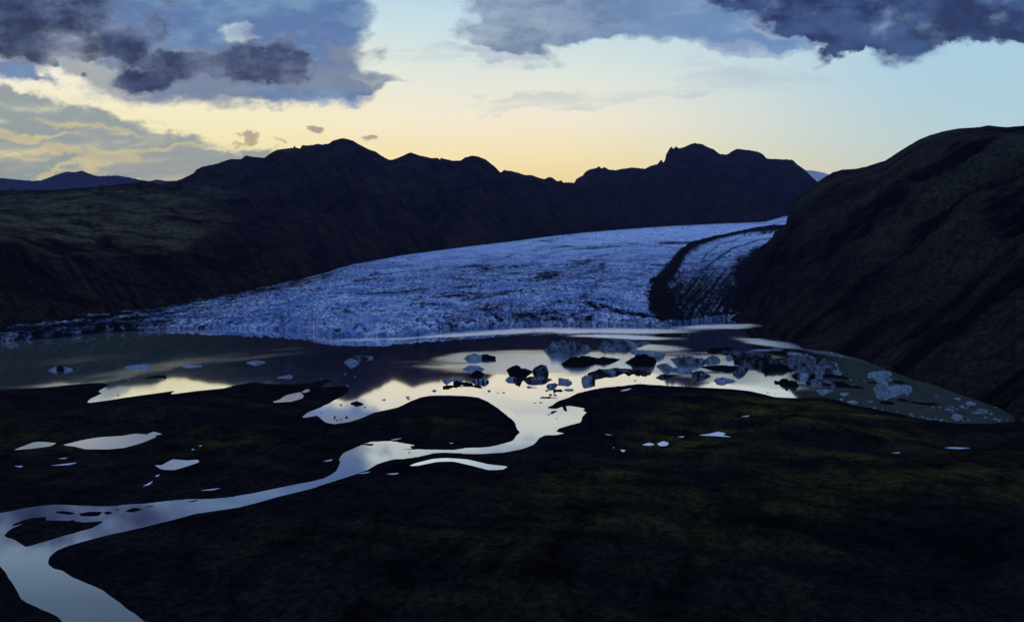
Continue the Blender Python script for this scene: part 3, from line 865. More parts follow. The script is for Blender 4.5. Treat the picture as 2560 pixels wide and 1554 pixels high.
# crevassed relief
crv = fbm((X * .9 + Y * .25) / 9, (Y - .35 * X) / 15, 4, 75, .6, True)
crv2 = fbm(X / 4.0, Y / 6.5, 3, 76, .55)
swell = fbm(X / 60, Y / 90, 3, 77)
pq = np.percentile(crv, [4, 22, 45])
crev_dark = sstep(pq[2], pq[0], crv) * (.35 + .75 * sstep(-.3, .3, fbm(X / 45, Y / 70, 4, 85)))  # crevasse lows darkened in colour: dirt there plus the shade the relief lacks
debris = np.clip(np.maximum(debris, .85 * crev_dark) + .25 * crev_dark * (debris > .15), 0, 1)  # crevasse darkening, part painted shade, joins the debris mask
amp = sstep(0, .06, tfrac) * sstep(1.0, .97, tfrac)
rough_ice = (1 - .6 * np.clip(moraine + rightdeb, 0, 1)) * (1 - .35 * sstep(1000, 2400, Y))
steepzone = 1 + 1.3 * blob(720, 795, 160, 40, 0, .8) + .8 * sstep(.45, .05, tfrac)
Pg[..., 2] += amp * (crv * 2.1 * steepzone * rough_ice + crv2 * .9 * rough_ice + swell * 3.5 + moraine * 5.0 * np.clip(Y / 900, .7, 1.5))
# front wall: calved facets down into the water
fr_top = Pg[0].copy()
wall = []
for kf, (zf_, of) in enumerate([(-4, -1.2), (0.0, -1.0), (.35, -.7), (.7, -.4)]):
    w_ = fr_top.copy()
    w_[:, 2] = zf_ if zf_ <= 0 else cliff * zf_ * (1 + .25 * fbm(c / 6, c * 0 + kf, 2, 79))
    w_[:, 1] += of + .9 * fbm(c / 5, c * 0 + kf * .3, 3, 80)
    wall.append(w_)
top_var = cliff * (.25 * fbm(c / 7, c * 0, 3, 81))
Pg[0, :, 2] += top_var
Pg[1, :, 2] += top_var * .6
back = Pg[-1].copy()
back[:, 2] -= 30
back[:, 1] += 40
Pall = np.concatenate([np.stack(wall), Pg, back[None]], 0)
fd = debris[:1] * (.5 + .5 * sstep(700, 350, c))[None] + .12 * sstep(-.2, .4, fbm(c / 4, c * 0, 3, 83))[None]
deb = np.concatenate([np.repeat(fd, 4, 0), debris, debris[-1:]], 0)
crvA = np.concatenate([np.repeat(crv[:1] * .5, 4, 0), crv, crv[-1:]], 0)


def ice_mat(name, scale, pale_a, pale_b, deep, speck):
    m, t = new_mat(name)
    pos = t.n('ShaderNodeTexCoord').outputs['Object']
    a = t.attr('debris')
    n1 = t.noise(t.scale(pos, (1, .6, 1), (0, 0, .3)), .30 * scale, 7, .68, .6)
    n2 = t.noise(pos, .03 * scale, 4, .55)
    n3 = t.noise(pos, .9 * scale, 4, .6)
    ice = t.mix(t.mapr(n2, .38, .62), pale_a, pale_b)
    ice = t.mix(t.m('MULTIPLY', t.mapr(n1, .38, .60, 0, .95), t.attr('worn')), ice, deep)
    ice = t.mix(t.m('SUBTRACT', 1.0, t.attr('worn'), clamp=True), ice, pale_b)
    ash = t.mix(t.mapr(n3, .35, .7), (.0045, .0040, .0036, 1), (.020, .014, .0105, 1))
    k = t.m('ADD', a, t.m('ADD', t.m('MULTIPLY', t.m('SUBTRACT', n1, .5), 1.2), t.m('MULTIPLY', t.m('SUBTRACT', n3, .5), speck)))
    k = t.m('MULTIPLY', t.mapr(k, .12, .92), t.mapr(a, .02, .22))
    cc = t.mix(k, ice, ash)
    hgt = t.m('ADD', t.m('MULTIPLY', n1, 1.0), t.m('MULTIPLY', n3, .35))
    b = finish(t, cc, .75, hgt, .9, 1.6 / scale, .2)
    t.l(t.m('MULTIPLY', t.m('SUBTRACT', 1.0, k, clamp=True), .2), b.inputs['Specular IOR Level'])
    return m


m_glacier = ice_mat("glacier_ice", 1.0, (.30, .43, .62, 1), (.88, .90, .88, 1), (.07, .105, .20, 1), .5)
worn = np.clip(1.0 - .6 * sstep(900, 2100, Pall[..., 1]) + .3 * fbm(Pall[..., 0] / 70, Pall[..., 1] / 110, 3, 93), .2, 1)
gl = grid_mesh("glacier", Pall, m_glacier, {'debris': deb, 'worn': worn})
tag(gl, "long blue crevassed glacier tongue with a dark curving moraine band", "glacier", kind='structure')

# ------------------------------------------------------------------ icebergs
m_berg = ice_mat("iceberg_ice", 3.0, (.20, .24, .26, 1), (.46, .49, .46, 1), (.085, .11, .13, 1), .2)


def noise3(x, y, z_, seed=0):
    return (noise2(x + z_ * .37, y - z_ * .61, seed) + noise2(y + x * .29, z_ - x * .43, seed + 3) + noise2(z_ + 5.1, x + y * .33, seed + 5)) / 1.6


def berg(name, top, bot, ash, label, group, seed, rough_=1.0):
    """ice body whose waterline follows bot and whose crest rises to top; real depth behind the waterline"""
    x0, x1 = max(top[0][0], bot[0][0]), min(top[-1][0], bot[-1][0])
    n = int(np.clip((x1 - x0) / 1.6, 14, 70))
    e = np.linspace(0, 1, n)
    c = x0 + (x1 - x0) * (e + .0)
    ty, byv = pl(top)(c), pl(bot)(c)
    byv = np.maximum(byv, ty + .5)
    bx, bd = on_level(c, byv, 0.0)
    width = (x1 - x0) * bd.mean() / FPX
    app = (byv - ty) * bd / FPX
    sn = CAMH / np.hypot(bd, CAMH)
    want = .55 * width * np.sqrt(np.clip(1 - (2 * e - 1) ** 2, .02, 1))
    dep = np.minimum(want, .62 * app / (.5 * sn))
    dep = np.maximum(dep, .15)
    zc = np.maximum(app - .5 * dep * sn, .06)
    m = 17
    tq = np.linspace(0, 1, m)
    rows_ = []
    for s_ in tq:
        prof = (1 - abs(2 * s_ - 1) ** 2.6) ** .75
        rr = np.stack([bx * (1 + dep * s_ / bd), bd + dep * s_, zc * prof], -1)
        rows_.append(rr)
    P = np.stack(rows_, 0)
    E, T = np.meshgrid(e, tq)
    L = max(width, .5)
    sc = 7.0 / L
    nz = noise3(P[..., 0] * sc, P[..., 1] * sc * 1.6 + P[..., 2] * sc, P[..., 2] * sc * 3, seed) * .6 + noise3(P[..., 0] * sc * 2.2 + P[..., 2] * sc * 3, P[..., 1] * sc * 3.2, P[..., 2] * sc * 6, seed + 11) * .55
    facet = np.abs(noise2(P[..., 0] * sc * .8 + P[..., 2] * sc * 2.2, P[..., 1] * sc * 1.2 - P[..., 2] * sc * 2, seed + 21))
    inner_ = np.sin(np.pi * T) * np.clip(np.minimum(E, 1 - E) * 8, 0, 1)
    P[..., 2] += zc[None] * inner_ * (.32 * nz - .30 * facet + .05) * rough_
    P[..., 1] += zc[None] * inner_ * .35 * noise3(P[..., 0] * sc * 1.5 + 9, P[..., 2] * sc * 2, P[..., 1] * sc, seed + 31) * rough_
    P[..., 2] = np.maximum(P[..., 2], .02)
    lo = P[:1].copy()
    hi = P[-1:].copy()
    lo[..., 2] = -.5
    hi[..., 2] = -.5
    lo[..., 1] -= .08
    hi[..., 1] += .08
    P = np.concatenate([lo, P, hi], 0)
    E2 = np.concatenate([E[:1], E, E[-1:]], 0)
    av = ash(E2) if callable(ash) else np.full(E2.shape, float(ash))
    org = np.array([P[..., 0].mean(), P[..., 1].mean(), 0.0])
    nn = noise3((P[..., 0] - org[0]) * sc * .6, (P[..., 1] - org[1]) * sc * .6, P[..., 2] * sc, seed + 41)
    av = np.clip(av * 1.35 + nn * .35 * np.minimum(1, 1.6 - np.abs(2 * av - 1)), 0, 1.15)
    o = grid_mesh(name, P - org, m_berg, {'debris': av, 'worn': np.full(av.shape, .8)}, smooth=False)
    o.location = org
    # close both ends
    tag(o, label, "iceberg" if name == "iceberg" else "ice fragment", group)
    return o


GB = "icebergs drifting in the lagoon"
half = lambda E: .1 + .8 * sstep(.5, .62, E)
darktop = lambda E: .35 + .4 * np.sin(E * 9)
BERGS = [
    ('Z2', [(118, 285), (200, 210), (260, 160), (340, 170), (390, 130), (430, 135), (470, 155), (560, 160), (700, 190), (800, 205), (862, 245)], [(118, 290), (230, 350), (380, 362), (490, 375), (600, 345), (620, 320), (740, 315), (830, 285), (862, 262)], .42, 'tall ridged blue grey iceberg below the bright reflected notch', 1.5),
    ('Z2', [(950, 215), (1000, 165), (1050, 140), (1180, 120), (1300, 115), (1420, 125), (1550, 145), (1680, 150), (1760, 160)], [(950, 235), (1010, 262), (1130, 268), (1250, 260), (1400, 262), (1500, 245), (1640, 205), (1760, 175)], .40, 'long rough loaf shaped iceberg closest to the glacier front', 1.4),
    ('Z2', [(385, 486), (430, 455), (490, 420), (540, 380), (600, 372), (660, 380), (760, 370), (860, 385), (960, 400), (1030, 380), (1150, 398), (1300, 418)], [(385, 491), (430, 530), (620, 545), (760, 535), (900, 490), (1060, 500), (1180, 470), (1300, 424)], .82, 'long dark ash covered iceberg tapering to a point at one end', .8),
    ('Z2', [(1455, 300), (1530, 285), (1620, 282), (1750, 295), (1850, 305), (1940, 308), (2000, 340)], [(1455, 320), (1560, 345), (1700, 350), (1800, 380), (1880, 415), (1960, 390), (2000, 346)], .25, 'pale blue slab iceberg right behind the black hump', 1),
    ('Z2', [(1375, 465), (1440, 420), (1500, 385), (1560, 350), (1640, 340), (1720, 355), (1800, 380), (1840, 410), (1860, 440)], [(1375, 477), (1470, 495), (1490, 530), (1620, 525), (1750, 530), (1820, 505), (1860, 452)], 1.1, 'black rounded hump of an iceberg wholly covered in ash', .8),
    ('Z2', [(790, 640), (850, 610), (930, 595), (990, 568), (1080, 580), (1200, 560), (1240, 555), (1300, 570), (1350, 575), (1440, 570), (1500, 585), (1580, 570), (1640, 590), (1680, 565), (1705, 600)], [(790, 660), (920, 690), (1000, 670), (1120, 672), (1250, 655), (1360, 632), (1420, 655), (1500, 640), (1580, 650), (1660, 630), (1705, 645)], .58, 'long knobbly dark blue bar of ice like a caterpillar', 1),
    ('Z2', [(700, 700), (740, 675), (800, 668), (890, 670), (912, 690)], [(700, 740), (730, 778), (830, 770), (880, 760), (912, 765)], lambda E: .1 + .5 * sstep(.5, .9, E), 'blocky pale iceberg at the end of the knobbly bar', 1),
    ('Z2', [(345, 700), (400, 710), (450, 720), (500, 728), (555, 765)], [(345, 765), (430, 780), (510, 792), (555, 785)], .12, 'bright blue wedge of ice between lens iceberg and knobbly bar', 1.2),
    ('Z2', [(160, 815), (200, 795), (280, 780), (345, 800)], [(160, 835), (200, 855), (280, 845), (345, 806)], .35, 'tilted oval blue floe just below the bright wedge', .7),
    ('Z2', [(1840, 700), (1900, 665), (1960, 645), (2050, 655), (2180, 660)], [(1840, 706), (1920, 710), (2060, 695), (2180, 665)], .6, 'small dark spindle of ice alone in open bright water', .8),
    ('Z1', [(430, 402), (490, 350), (560, 345), (650, 345), (700, 355), (780, 345), (860, 362), (920, 370)], [(430, 408), (500, 440), (600, 440), (760, 435), (920, 430)], half, 'flat iceberg white at one half and black at the other', 1.2),
    ('Z1', [(400, 568), (470, 530), (520, 515), (650, 515), (700, 540), (745, 560)], [(400, 573), (500, 585), (600, 592), (680, 600), (745, 572)], .22, 'flat pale dish shaped floe below the black and white slab', .8),
    ('Z1', [(520, 655), (580, 620), (620, 590), (660, 600), (740, 630)], [(520, 670), (600, 672), (640, 682), (700, 665), (740, 650)], .9, 'small black crooked iceberg touching the pale dish floe', 1.2),
    ('Z1', [(112, 740), (150, 715), (200, 722), (290, 715), (400, 718), (425, 738)], [(112, 760), (170, 775), (250, 750), (330, 760), (400, 755), (425, 744)], .2, 'pale bone shaped bar of ice above the black bars', 1),
    ('Z1', [(265, 770), (320, 745), (380, 770), (470, 775), (565, 790)], [(265, 815), (330, 810), (390, 805), (480, 815), (565, 810)], .95, 'black forked chunk under the pale bone shaped bar', 1.2),
    ('Z1', [(565, 745), (610, 720), (700, 722), (760, 725), (815, 740)], [(565, 762), (620, 780), (700, 785), (760, 790), (815, 770)], lambda E: .35 + .4 * np.sin(E * 22), 'ribbed barrel shaped iceberg banded blue and dark', 1),
    ('Z1', [(105, 830), (160, 820), (300, 828), (450, 830), (560, 822), (660, 820), (718, 850)], [(105, 862), (200, 870), (260, 850), (400, 840), (560, 840), (640, 855), (718, 860)], 1.05, 'long thin black bar of ice lying lowest in its cluster', .8),
    ('Z1', [(1080, 586), (1130, 545), (1200, 520), (1270, 512), (1310, 555), (1400, 570), (1480, 595)], [(1080, 592), (1150, 635), (1230, 680), (1300, 700), (1350, 660), (1420, 635), (1480, 615)], .82, 'dark peaked iceberg with a low saddle reaching its twin', .8),
    ('Z1', [(1482, 586), (1530, 535), (1580, 510), (1660, 505), (1700, 525), (1735, 610)], [(1482, 608), (1520, 635), (1600, 660), (1700, 665), (1735, 640)], .55, 'blue rounded peak of ice joined to the dark peaked one', .8),
    ('Z1', [(1334, 728), (1380, 705), (1440, 682), (1560, 685), (1680, 695), (1795, 730)], [(1334, 735), (1400, 760), (1500, 770), (1640, 770), (1795, 735)], .55, 'smooth lens shaped iceberg in front of the twin peaks', .5),
    ('Z1', [(1072, 720), (1110, 690), (1220, 690), (1300, 710), (1330, 725)], [(1072, 742), (1180, 752), (1270, 750), (1330, 734)], lambda E: .2 + .5 * sstep(.3, .8, E), 'pale flat slab adjoining the lens shaped iceberg', 1),
    ('Z1', [(1395, 838), (1420, 822), (1480, 845), (1555, 855)], [(1395, 846), (1450, 856), (1555, 863)], .15, 'thin white sliver of ice below the lens shaped iceberg', 1),
    ('Z1', [(1805, 880), (1870, 882), (1920, 878), (1950, 895)], [(1805, 915), (1870, 905), (1950, 907)], 1.05, 'short black bar of ice near the delta spit', 1),
    ('Z1', [(1970, 880), (2010, 870), (2115, 872)], [(1970, 889), (2030, 899), (2115, 895)], .12, 'short pale bar of ice beside the short black bar', 1),
    ('Z1', [(1605, 998), (1640, 990), (1700, 1000), (1740, 988), (1785, 1002)], [(1605, 1010), (1690, 1018), (1785, 1010)], lambda E: .2 + .8 * sstep(.3, .5, E), 'thin floe pale at one end and black at the other near the spit', 1),
    ('Z3', [(220, 348), (300, 335), (400, 318), (500, 310), (600, 325), (700, 340), (780, 380)], [(220, 355), (300, 420), (360, 462), (470, 465), (600, 455), (720, 440), (780, 402)], .42, 'broad dirty blue mound of ice with a dark cleft', 1.3),
    ('Z3', [(740, 360), (800, 320), (870, 300), (950, 320), (990, 355)], [(740, 400), (800, 415), (900, 400), (990, 395)], .25, 'light blue lump attached beside the broad dirty mound', 1.2),
    ('Z3', [(1075, 318), (1120, 285), (1160, 300), (1185, 340)], [(1075, 346), (1130, 356), (1185, 351)], .05, 'round white boulder of ice before the dark jumbled mass', .5),
    ('Z3', [(790, 208), (850, 190), (930, 170), (1040, 178), (1120, 170), (1180, 190)], [(790, 245), (900, 250), (1000, 237), (1180, 232)], 1.1, 'black flat topped ridge of ice at the back of the pack', .8),
    ('Z3', [(1000, 240), (1100, 225), (1200, 230), (1350, 235), (1500, 250), (1650, 265), (1740, 285), (1785, 310)], [(1000, 265), (1100, 290), (1200, 345), (1400, 345), (1600, 325), (1785, 322)], .58, 'long jumbled dark mass in the middle of the ice pack', 1.5),
    ('Z3', [(1430, 225), (1520, 205), (1700, 205), (1860, 195), (1950, 205)], [(1430, 240), (1600, 235), (1780, 225), (1950, 215)], .3, 'thin pale floe behind the jumbled mass, toward the hillside', 1),
    ('Z3', [(0, 458), (60, 430), (130, 420), (180, 432), (230, 470), (280, 490), (420, 490), (560, 510)], [(0, 466), (60, 495), (160, 530), (300, 550), (430, 565), (560, 562)], .34, 'long low floe with a pale mound at one end', 1),
    ('Z3', [(700, 473), (800, 462), (950, 450), (1150, 460), (1250, 465), (1350, 470), (1420, 495)], [(700, 485), (860, 520), (1000, 545), (1180, 550), (1320, 540), (1420, 516)], lambda E: 1.0 - .45 * sstep(.6, .9, E), 'long black plank of ice in front of the pack', .9),
    ('Z3', [(1185, 543), (1260, 510), (1330, 540), (1420, 518)], [(1185, 585), (1300, 605), (1350, 595), (1420, 532)], .5, 'dull grey triangular chunk under the end of the black plank', .8),
    ('Z3', [(550, 560), (620, 540), (700, 535), (780, 570), (840, 605)], [(550, 600), (600, 660), (640, 632), (760, 630), (840, 622)], .5, 'pointed dark blue wedge hanging below the low floe', 1),
    ('Z3', [(780, 548), (900, 543), (1040, 550)], [(780, 565), (900, 570), (1040, 567)], .3, 'narrow pale strip of ice under the black plank', 1),
    ('Z3', [(890, 673), (930, 645), (1020, 635), (1110, 660), (1180, 665), (1230, 693)], [(890, 682), (940, 705), (1050, 712), (1130, 708), (1230, 699)], .22, 'ragged bright blue floe alone below the ice pack', 1.2),
    ('Z3', [(1200, 362), (1300, 358), (1420, 335), (1600, 350), (1750, 340), (1850, 345), (1900, 380)], [(1200, 420), (1350, 445), (1500, 460), (1600, 495), (1750, 480), (1900, 442)], .62, 'wide dirty tabular berg with a black square end', 1.4),
    ('Z3', [(1620, 508), (1700, 470), (1820, 440), (1960, 430), (2060, 495), (2170, 523)], [(1620, 522), (1680, 572), (1800, 555), (1960, 545), (2170, 531)], .75, 'dark sloping berg in front of the wide tabular one', 1),
    ('Z3', [(1900, 380), (2020, 340), (2150, 310), (2250, 290), (2330, 280), (2400, 310), (2464, 345)], [(1900, 450), (2050, 480), (2200, 455), (2464, 400)], .40, 'large blue sloping berg at the hillside end of the pack', 1.3),
    ('Z3', [(1820, 690), (1840, 680), (1890, 700), (1925, 660), (1960, 645), (2020, 665), (2040, 690), (2100, 680), (2170, 700), (2180, 735), (2205, 765)], [(1820, 715), (1860, 730), (1950, 740), (2020, 770), (2120, 785), (2205, 771)], .92, 'black three lobed berg alone in bright water', 1.2),
    ('Z3', [(1420, 488), (1470, 475), (1540, 495)], [(1420, 510), (1480, 511), (1540, 513)], .5, 'small blue block off the end of the black plank', 1),
    ('Z3', [(1840, 266), (1900, 262), (2000, 280)], [(1840, 273), (1950, 289), (2000, 287)], .8, 'small dark floe in the turquoise water near the hillside', 1),
    ('Z3', [(2020, 248), (2080, 240), (2240, 262)], [(2020, 268), (2120, 280), (2240, 276)], .25, 'pale thin floe next to the small dark one by the hillside', 1),
    ('Z4', [(70, 278), (130, 255), (200, 255), (330, 265)], [(70, 286), (130, 310), (220, 325), (330, 316)], darktop, 'white edged floe with a black top at the rim of the bright water', .8),
    ('Z4', [(220, 343), (290, 325), (400, 335), (530, 365)], [(220, 361), (300, 375), (400, 382), (530, 396)], .5, 'blue grey floe reaching from bright into murky water', 1),
    ('Z4', [(230, 230), (320, 180), (400, 130), (470, 135), (540, 200), (580, 235)], [(230, 242), (330, 256), (440, 256), (580, 251)], .45, 'speckled blue heap of broken ice in the murky water', 1.6),
    ('Z4', [(460, 150), (490, 135), (555, 160)], [(460, 167), (520, 176), (555, 172)], .0, 'white block perched behind the speckled heap', .8),
    ('Z4', [(400, 268), (480, 262), (600, 290), (690, 318)], [(400, 300), (520, 306), (690, 324)], .85, 'dark streak of ice below the speckled heap', 1),
    ('Z4', [(410, 345), (540, 345), (610, 345), (660, 385), (820, 403)], [(410, 368), (540, 400), (700, 410), (820, 413)], .9, 'long black tapering floe in the murky water', 1),
    ('Z4', [(330, 428), (380, 418), (510, 430)], [(330, 436), (390, 462), (510, 438)], .25, 'blue floe at the edge where bright water turns murky', 1),
    ('Z4', [(575, 463), (620, 457), (665, 455)], [(575, 470), (620, 481), (665, 466)], .0, 'small white floe alone off the mossy shore', .8),
    ('Z4', [(860, 260), (920, 240), (1000, 235), (1080, 240), (1110, 262)], [(860, 276), (950, 286), (1110, 270)], .18, 'pale upper berg of the trio in the murky water', 1.2),
    ('Z4', [(930, 315), (970, 298), (1060, 298), (1115, 315)], [(930, 326), (1000, 337), (1115, 324)], .25, 'pale middle berg of the trio in the murky water', 1.2),
    ('Z4', [(915, 403), (970, 365), (1040, 362), (1080, 380), (1200, 382), (1290, 382), (1315, 400)], [(915, 416), (960, 455), (1080, 468), (1160, 455), (1220, 437), (1315, 427)], .2, 'brightest lumpy white blue berg in the murky lagoon tail', 1.2),
    ('Z4', [(1120, 338), (1180, 332), (1250, 360)], [(1120, 352), (1200, 363), (1250, 366)], 1.0, 'black flat floe just above the brightest berg', 1),
    ('Z4', [(870, 350), (945, 338)], [(870, 363), (945, 356)], .85, 'dark chip beside the pale middle berg', 1),
    ('Z4', [(1510, 483), (1560, 470), (1660, 490)], [(1510, 491), (1580, 501), (1660, 497)], .5, 'dull grey floe under the foot of the hillside', 1),
    ('Z4', [(1750, 512), (1780, 508), (1810, 512)], [(1750, 520), (1810, 526)], .0, 'small white oval close to the hillside shore', .8),
    ('Z4', [(1865, 553), (1910, 545), (1975, 565)], [(1865, 571), (1920, 581), (1975, 577)], .12, 'pale ragged floe near the hillside shore of the tail', 1.2),
    ('Z4', [(1650, 608), (1720, 588), (1800, 605)], [(1650, 625), (1730, 633), (1800, 621)], .42, 'grey pointed floe in the middle of the lagoon tail', 1),
    ('Z4', [(1790, 585), (1870, 580), (1950, 595)], [(1790, 600), (1870, 612), (1950, 606)], .5, 'dim flat floe between the pointed grey and the ragged pale ones', 1),
    ('Z4', [(1975, 625), (2020, 618), (2095, 640)], [(1975, 638), (2050, 656), (2095, 654)], .35, 'grey rounded floe toward the tip of the lagoon tail', 1),
    ('Z4', [(1725, 680), (1760, 665), (1835, 695)], [(1725, 696), (1780, 716), (1835, 714)], .12, 'pale double lump of ice near the mossy shore of the tail', 1.2),
    ('Z4', [(1160, 523), (1210, 515), (1280, 535)], [(1160, 536), (1220, 549), (1280, 547)], .95, 'black oval floe below the brightest berg', 1),
    ('Z4', [(1290, 545), (1400, 560), (1500, 565), (1600, 570)], [(1290, 556), (1400, 580), (1500, 589), (1600, 577)], 1.0, 'long black sickle floe in the middle of the lagoon tail', .8),
    ('Z4', [(985, 548), (1050, 537), (1140, 560)], [(985, 566), (1060, 581), (1140, 574)], .8, 'dark floe close to the mossy shore below the trio', 1),
    ('Z4', [(650, 545), (700, 535), (760, 550)], [(650, 552), (710, 560), (760, 562)], .2, 'thin bluish floe grounded on the mossy shore', 1),
    ('Z4', [(1780, 660), (1860, 660)], [(1780, 668), (1860, 667)], .9, 'thin black streak of ice beside the pale double lump', 1),
    ('Z4', [(1935, 655), (1975, 650), (2015, 660)], [(1935, 664), (2015, 668)], .3, 'small grey floe below the rounded one in the tail', 1),
    ('Z5', [(60, 183), (130, 155), (180, 160), (235, 180)], [(60, 190), (150, 196), (235, 189)], lambda E: .25 + .7 * np.exp(-((E - .5) / .15) ** 2), 'low dirty floe with a dark hump, westernmost in the lagoon', 1.2),
    ('Z5', [(610, 160), (660, 150), (700, 152), (750, 142), (805, 155)], [(610, 168), (680, 178), (760, 173), (805, 161)], .0, 'bright white blue floe, larger of the western pair', 1.2),
    ('Z5', [(1020, 147), (1080, 150), (1160, 150)], [(1020, 162), (1100, 166), (1160, 158)], .0, 'bright white bar of ice, smaller of the western pair', 1),
    ('Z5', [(1480, 129), (1540, 118), (1615, 125)], [(1480, 136), (1550, 142), (1615, 131)], .15, 'thin pale crumbled floe on the dark western water', 1.5),
    ('Z5', [(750, 243), (850, 225), (905, 222)], [(750, 248), (850, 240), (905, 239)], 1.05, 'black low spit of stranded ice on the western water', .8),
    ('Z5', [(1700, 239), (1740, 230), (1790, 215), (1810, 228)], [(1700, 243), (1750, 241), (1810, 236)], .15, 'two humped pale sliver near the dark western spit', 1.2),
    ('Z5', [(2230, 95), (2270, 80), (2350, 83), (2390, 92)], [(2230, 106), (2300, 109), (2390, 103)], .5, 'dirty grey berg behind a pale one on the dark central water', 1.2),
    ('Z5', [(2180, 125), (2220, 100), (2250, 110), (2285, 125)], [(2180, 131), (2230, 143), (2285, 136)], .12, 'pale pointed berg in front of the dirty grey one', 1.2),
    ('Z5', [(2225, 419), (2270, 408), (2315, 424)], [(2225, 427), (2270, 434), (2315, 432)], .85, 'dark hat shaped chunk in the bright western inlet', 1),
]
for i, (key, top, bot, ash, lab, rg) in enumerate(BERGS):
    berg("iceberg", zw(key, top), zw(key, bot), ash, lab, GB, 100 + i, rg)

# small pieces: (window, x, y, width, height, ash)
TINY = {
    'tiny pale ice crumb by the mossy shore of the lagoon tail': [('Z4', 592, 523, 40, 14, .0), ('Z4', 1305, 675, 36, 16, 0), ('Z4', 1320, 699, 26, 12, .0), ('Z4', 1425, 697, 34, 9, .1), ('Z4', 1432, 716, 14, 9, .1), ('Z4', 1465, 720, 24, 12, .05), ('Z4', 1490, 724, 28, 14, .05), ('Z4', 1520, 728, 24, 12, .1), ('Z4', 1558, 720, 26, 14, .05), ('Z4', 1612, 737, 48, 18, .05),
                                                          ('Z4', 1668, 741, 14, 7, .1), ('Z4', 1722, 711, 24, 9, .1), ('Z4', 1838, 743, 24, 10, .1), ('Z4', 1892, 738, 34, 10, .1), ('Z4', 1165, 646, 16, 7, .1), ('Z4', 930, 612, 44, 10, .1), ('Z4', 1010, 635, 30, 8, .1)],
    'tiny pale ice crumb scattered in the murky open water of the tail': [('Z4', 685, 320, 22, 12, .0), ('Z4', 708, 372, 14, 8, .1), ('Z4', 1268, 470, 34, 18, .05), ('Z4', 1528, 606, 30, 10, .1), ('Z4', 1600, 607, 36, 9, .1), ('Z4', 885, 296, 60, 12, .1), ('Z4', 890, 545, 60, 10, .2)],
    'tiny pale ice crumb at the pointed tip of the lagoon tail': [('Z4', 2068, 709, 44, 10, .05), ('Z4', 2130, 673, 46, 11, .05), ('Z4', 2170, 724, 48, 12, .1), ('Z4', 2208, 738, 40, 16, .1), ('Z4', 2292, 733, 24, 10, .1), ('Z4', 2175, 604, 34, 9, .15)],
    'tiny pale floe along the foot of the hillside': [('Z4', 585, 80, 46, 9, .1), ('Z4', 490, 45, 30, 7, .1), ('Z4', 1040, 205, 40, 7, .4)],
    'tiny bluish crumb in the bright narrows beside the delta spit': [('Z1', 1707, 896, 54, 20, .25), ('Z1', 1828, 960, 44, 22, .15), ('Z1', 1848, 978, 34, 12, .3), ('Z1', 1806, 1006, 26, 18, .2), ('Z1', 1848, 1012, 30, 14, .3), ('Z1', 1610, 1080, 42, 16, .3), ('Z1', 1645, 1082, 10, 10, .3)],
    'tiny black crumb in the bright narrows beside the delta spit': [('Z1', 1762, 960, 58, 20, 1.0), ('Z1', 1523, 1090, 44, 8, .9), ('Z1', 1860, 1328, 40, 8, 1.0), ('Z1', 1217, 962, 12, 8, .8)],
    'tiny crumb of ice above the rounded dark peninsula': [('Z1', 818, 900, 52, 26, .3), ('Z1', 952, 934, 26, 10, .9), ('Z1', 1042, 928, 54, 14, .4), ('Z1', 783, 936, 12, 8, .6), ('R6', 818, 561, 36, 12, .25), ('R6', 628, 608, 36, 9, .7), ('R6', 634, 622, 26, 7, .6), ('R6', 640, 1000, 10, 8, .7)],
    'tiny crumb of ice in the bright western inlet': [('Z5', 2155, 433, 22, 9, .4), ('Z5', 2328, 450, 22, 6, .4), ('Z5', 2112, 518, 16, 10, .95), ('Z5', 2196, 522, 26, 10, .95), ('Z5', 2110, 533, 14, 8, .4), ('Z5', 2128, 542, 18, 8, .3), ('Z5', 2156, 536, 12, 8, .6), ('Z5', 2014, 491, 10, 5, .6), ('R6', 458, 626, 32, 8, .3), ('R6', 412, 700, 8, 6, .5)],
    'tiny crumb of ice on the dark western water': [('Z5', 2185, 211, 26, 12, .4), ('Z5', 2257, 231, 12, 8, .0), ('Z5', 627, 245, 28, 10, .3), ('Z5', 870, 248, 34, 6, .2), ('Z5', 2010, 247, 8, 8, .0), ('Z5', 2200, 298, 22, 9, .1)],
    'tiny dark crumb in the yellow shallows by the western shore': [('Z5', 559, 362, 10, 8, 1.0), ('Z5', 657, 352, 7, 4, 1.0)],
    'tiny dark crumb near the shore below the ice pack': [('Z3', 1722, 866, 40, 10, .7), ('Z3', 1838, 893, 22, 7, .6), ('Z3', 2110, 866, 18, 8, .5), ('Z3', 2280, 899, 34, 12, .7), ('Z3', 400, 763, 26, 9, .9), ('Z3', 367, 762, 12, 9, .8), ('Z2', 1527, 742, 40, 14, .3), ('Z2', 1606, 772, 12, 6, .9)],
}
rb = random.Random(11)
brash = []
for _ in range(46):
    a_, q_ = rb.uniform(0, 6.283), rb.random() ** .6
    brash.append(('Z4', 330 + 330 * q_ * math.cos(a_), 215 + 120 * q_ * math.sin(a_) + 60 * q_ * math.cos(a_), rb.uniform(12, 44), rb.uniform(5, 13), rb.choice([.1, .25, .4, .6, .9])))
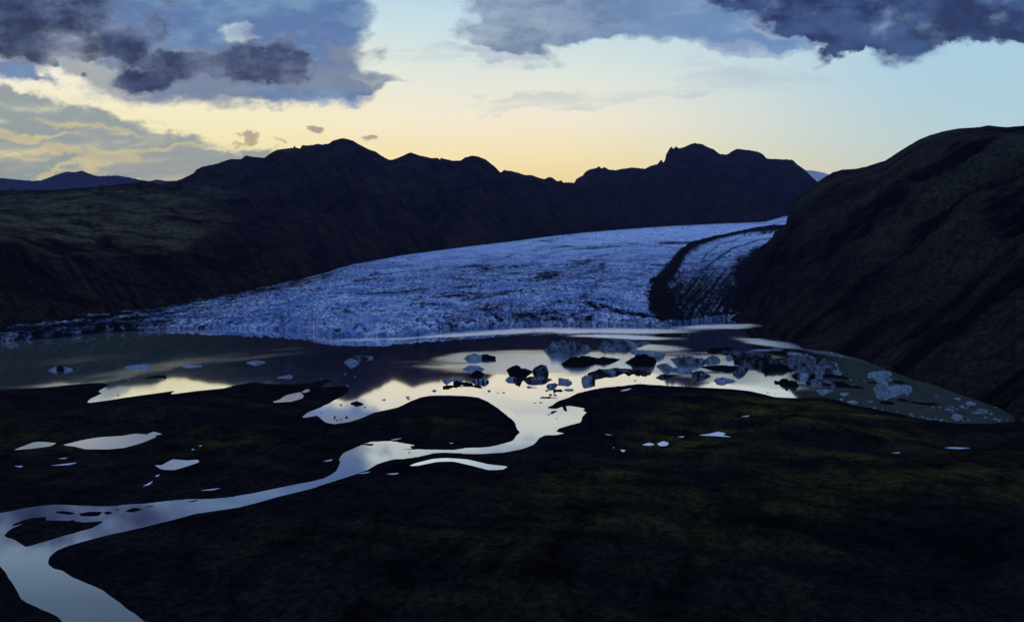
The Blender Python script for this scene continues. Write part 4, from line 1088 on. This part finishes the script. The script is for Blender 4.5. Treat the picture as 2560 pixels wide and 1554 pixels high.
for _ in range(20):
    brash.append(('Z4', rb.uniform(560, 1150), rb.uniform(225, 420), rb.uniform(10, 30), rb.uniform(4, 8), rb.choice([.2, .5, .7, .9])))
TINY['tiny crumb of brash ice packed among the bergs by the hillside'] = brash
r2 = random.Random(3)
k = 0
for lab, items in TINY.items():
    for (key, x, y, w_, h_, ash) in items:
        k += 1
        a, b, e2 = r2.uniform(-.2, .2), r2.uniform(.5, 1), r2.uniform(.5, 1)
        top = [(x - w_ / 2, y), (x - w_ * .28, y - h_ * .5 * b), (x + a * w_, y - h_ * .5), (x + w_ * .3, y - h_ * .5 * e2), (x + w_ / 2, y)]
        bot = [(x - w_ / 2, y + h_ * .12), (x, y + h_ * .5), (x + w_ / 2, y + h_ * .12)]
        berg("ice_fragment", zw(key, top), zw(key, bot), ash, lab, lab.replace('tiny ', '').replace('crumb', 'crumbs').replace('floe', 'floes'), 400 + k, 1.0)

# ------------------------------------------------------------------ air
HAZE = 2.6e-5
me = bpy.data.meshes.new("haze")
x0, x1, y0, y1, z0, z1 = -14000, 14000, -1500, 13000, -60, 800
vs = [(x, y, z_) for z_ in (z0, z1) for y in (y0, y1) for x in (x0, x1)]
me.from_pydata(vs, [], [(0, 2, 3, 1), (4, 5, 7, 6), (0, 1, 5, 4), (2, 6, 7, 3), (0, 4, 6, 2), (1, 3, 7, 5)])
mh = bpy.data.materials.new("air")
mh.use_nodes = True
t = NT(mh.node_tree)
v = t.n('ShaderNodeVolumePrincipled')
v.inputs['Color'].default_value = (.44, .50, .96, 1)
v.inputs['Density'].default_value = HAZE
o = t.n('ShaderNodeOutputMaterial')
t.l(v.outputs[0], o.inputs['Volume'])
me.materials.append(mh)
hz = bpy.data.objects.new("haze", me)
COL.objects.link(hz)
tag(hz, "thin bluish evening haze over the whole valley", "haze", kind='stuff')

# ------------------------------------------------------------------ render settings
scene.view_settings.view_transform = 'Standard'
scene.view_settings.look = 'None'
scene.view_settings.exposure = 0
scene.view_settings.gamma = 1
scene.cycles.max_bounces = 6
scene.cycles.diffuse_bounces = 2
scene.cycles.glossy_bounces = 3
scene.cycles.volume_bounces = 0
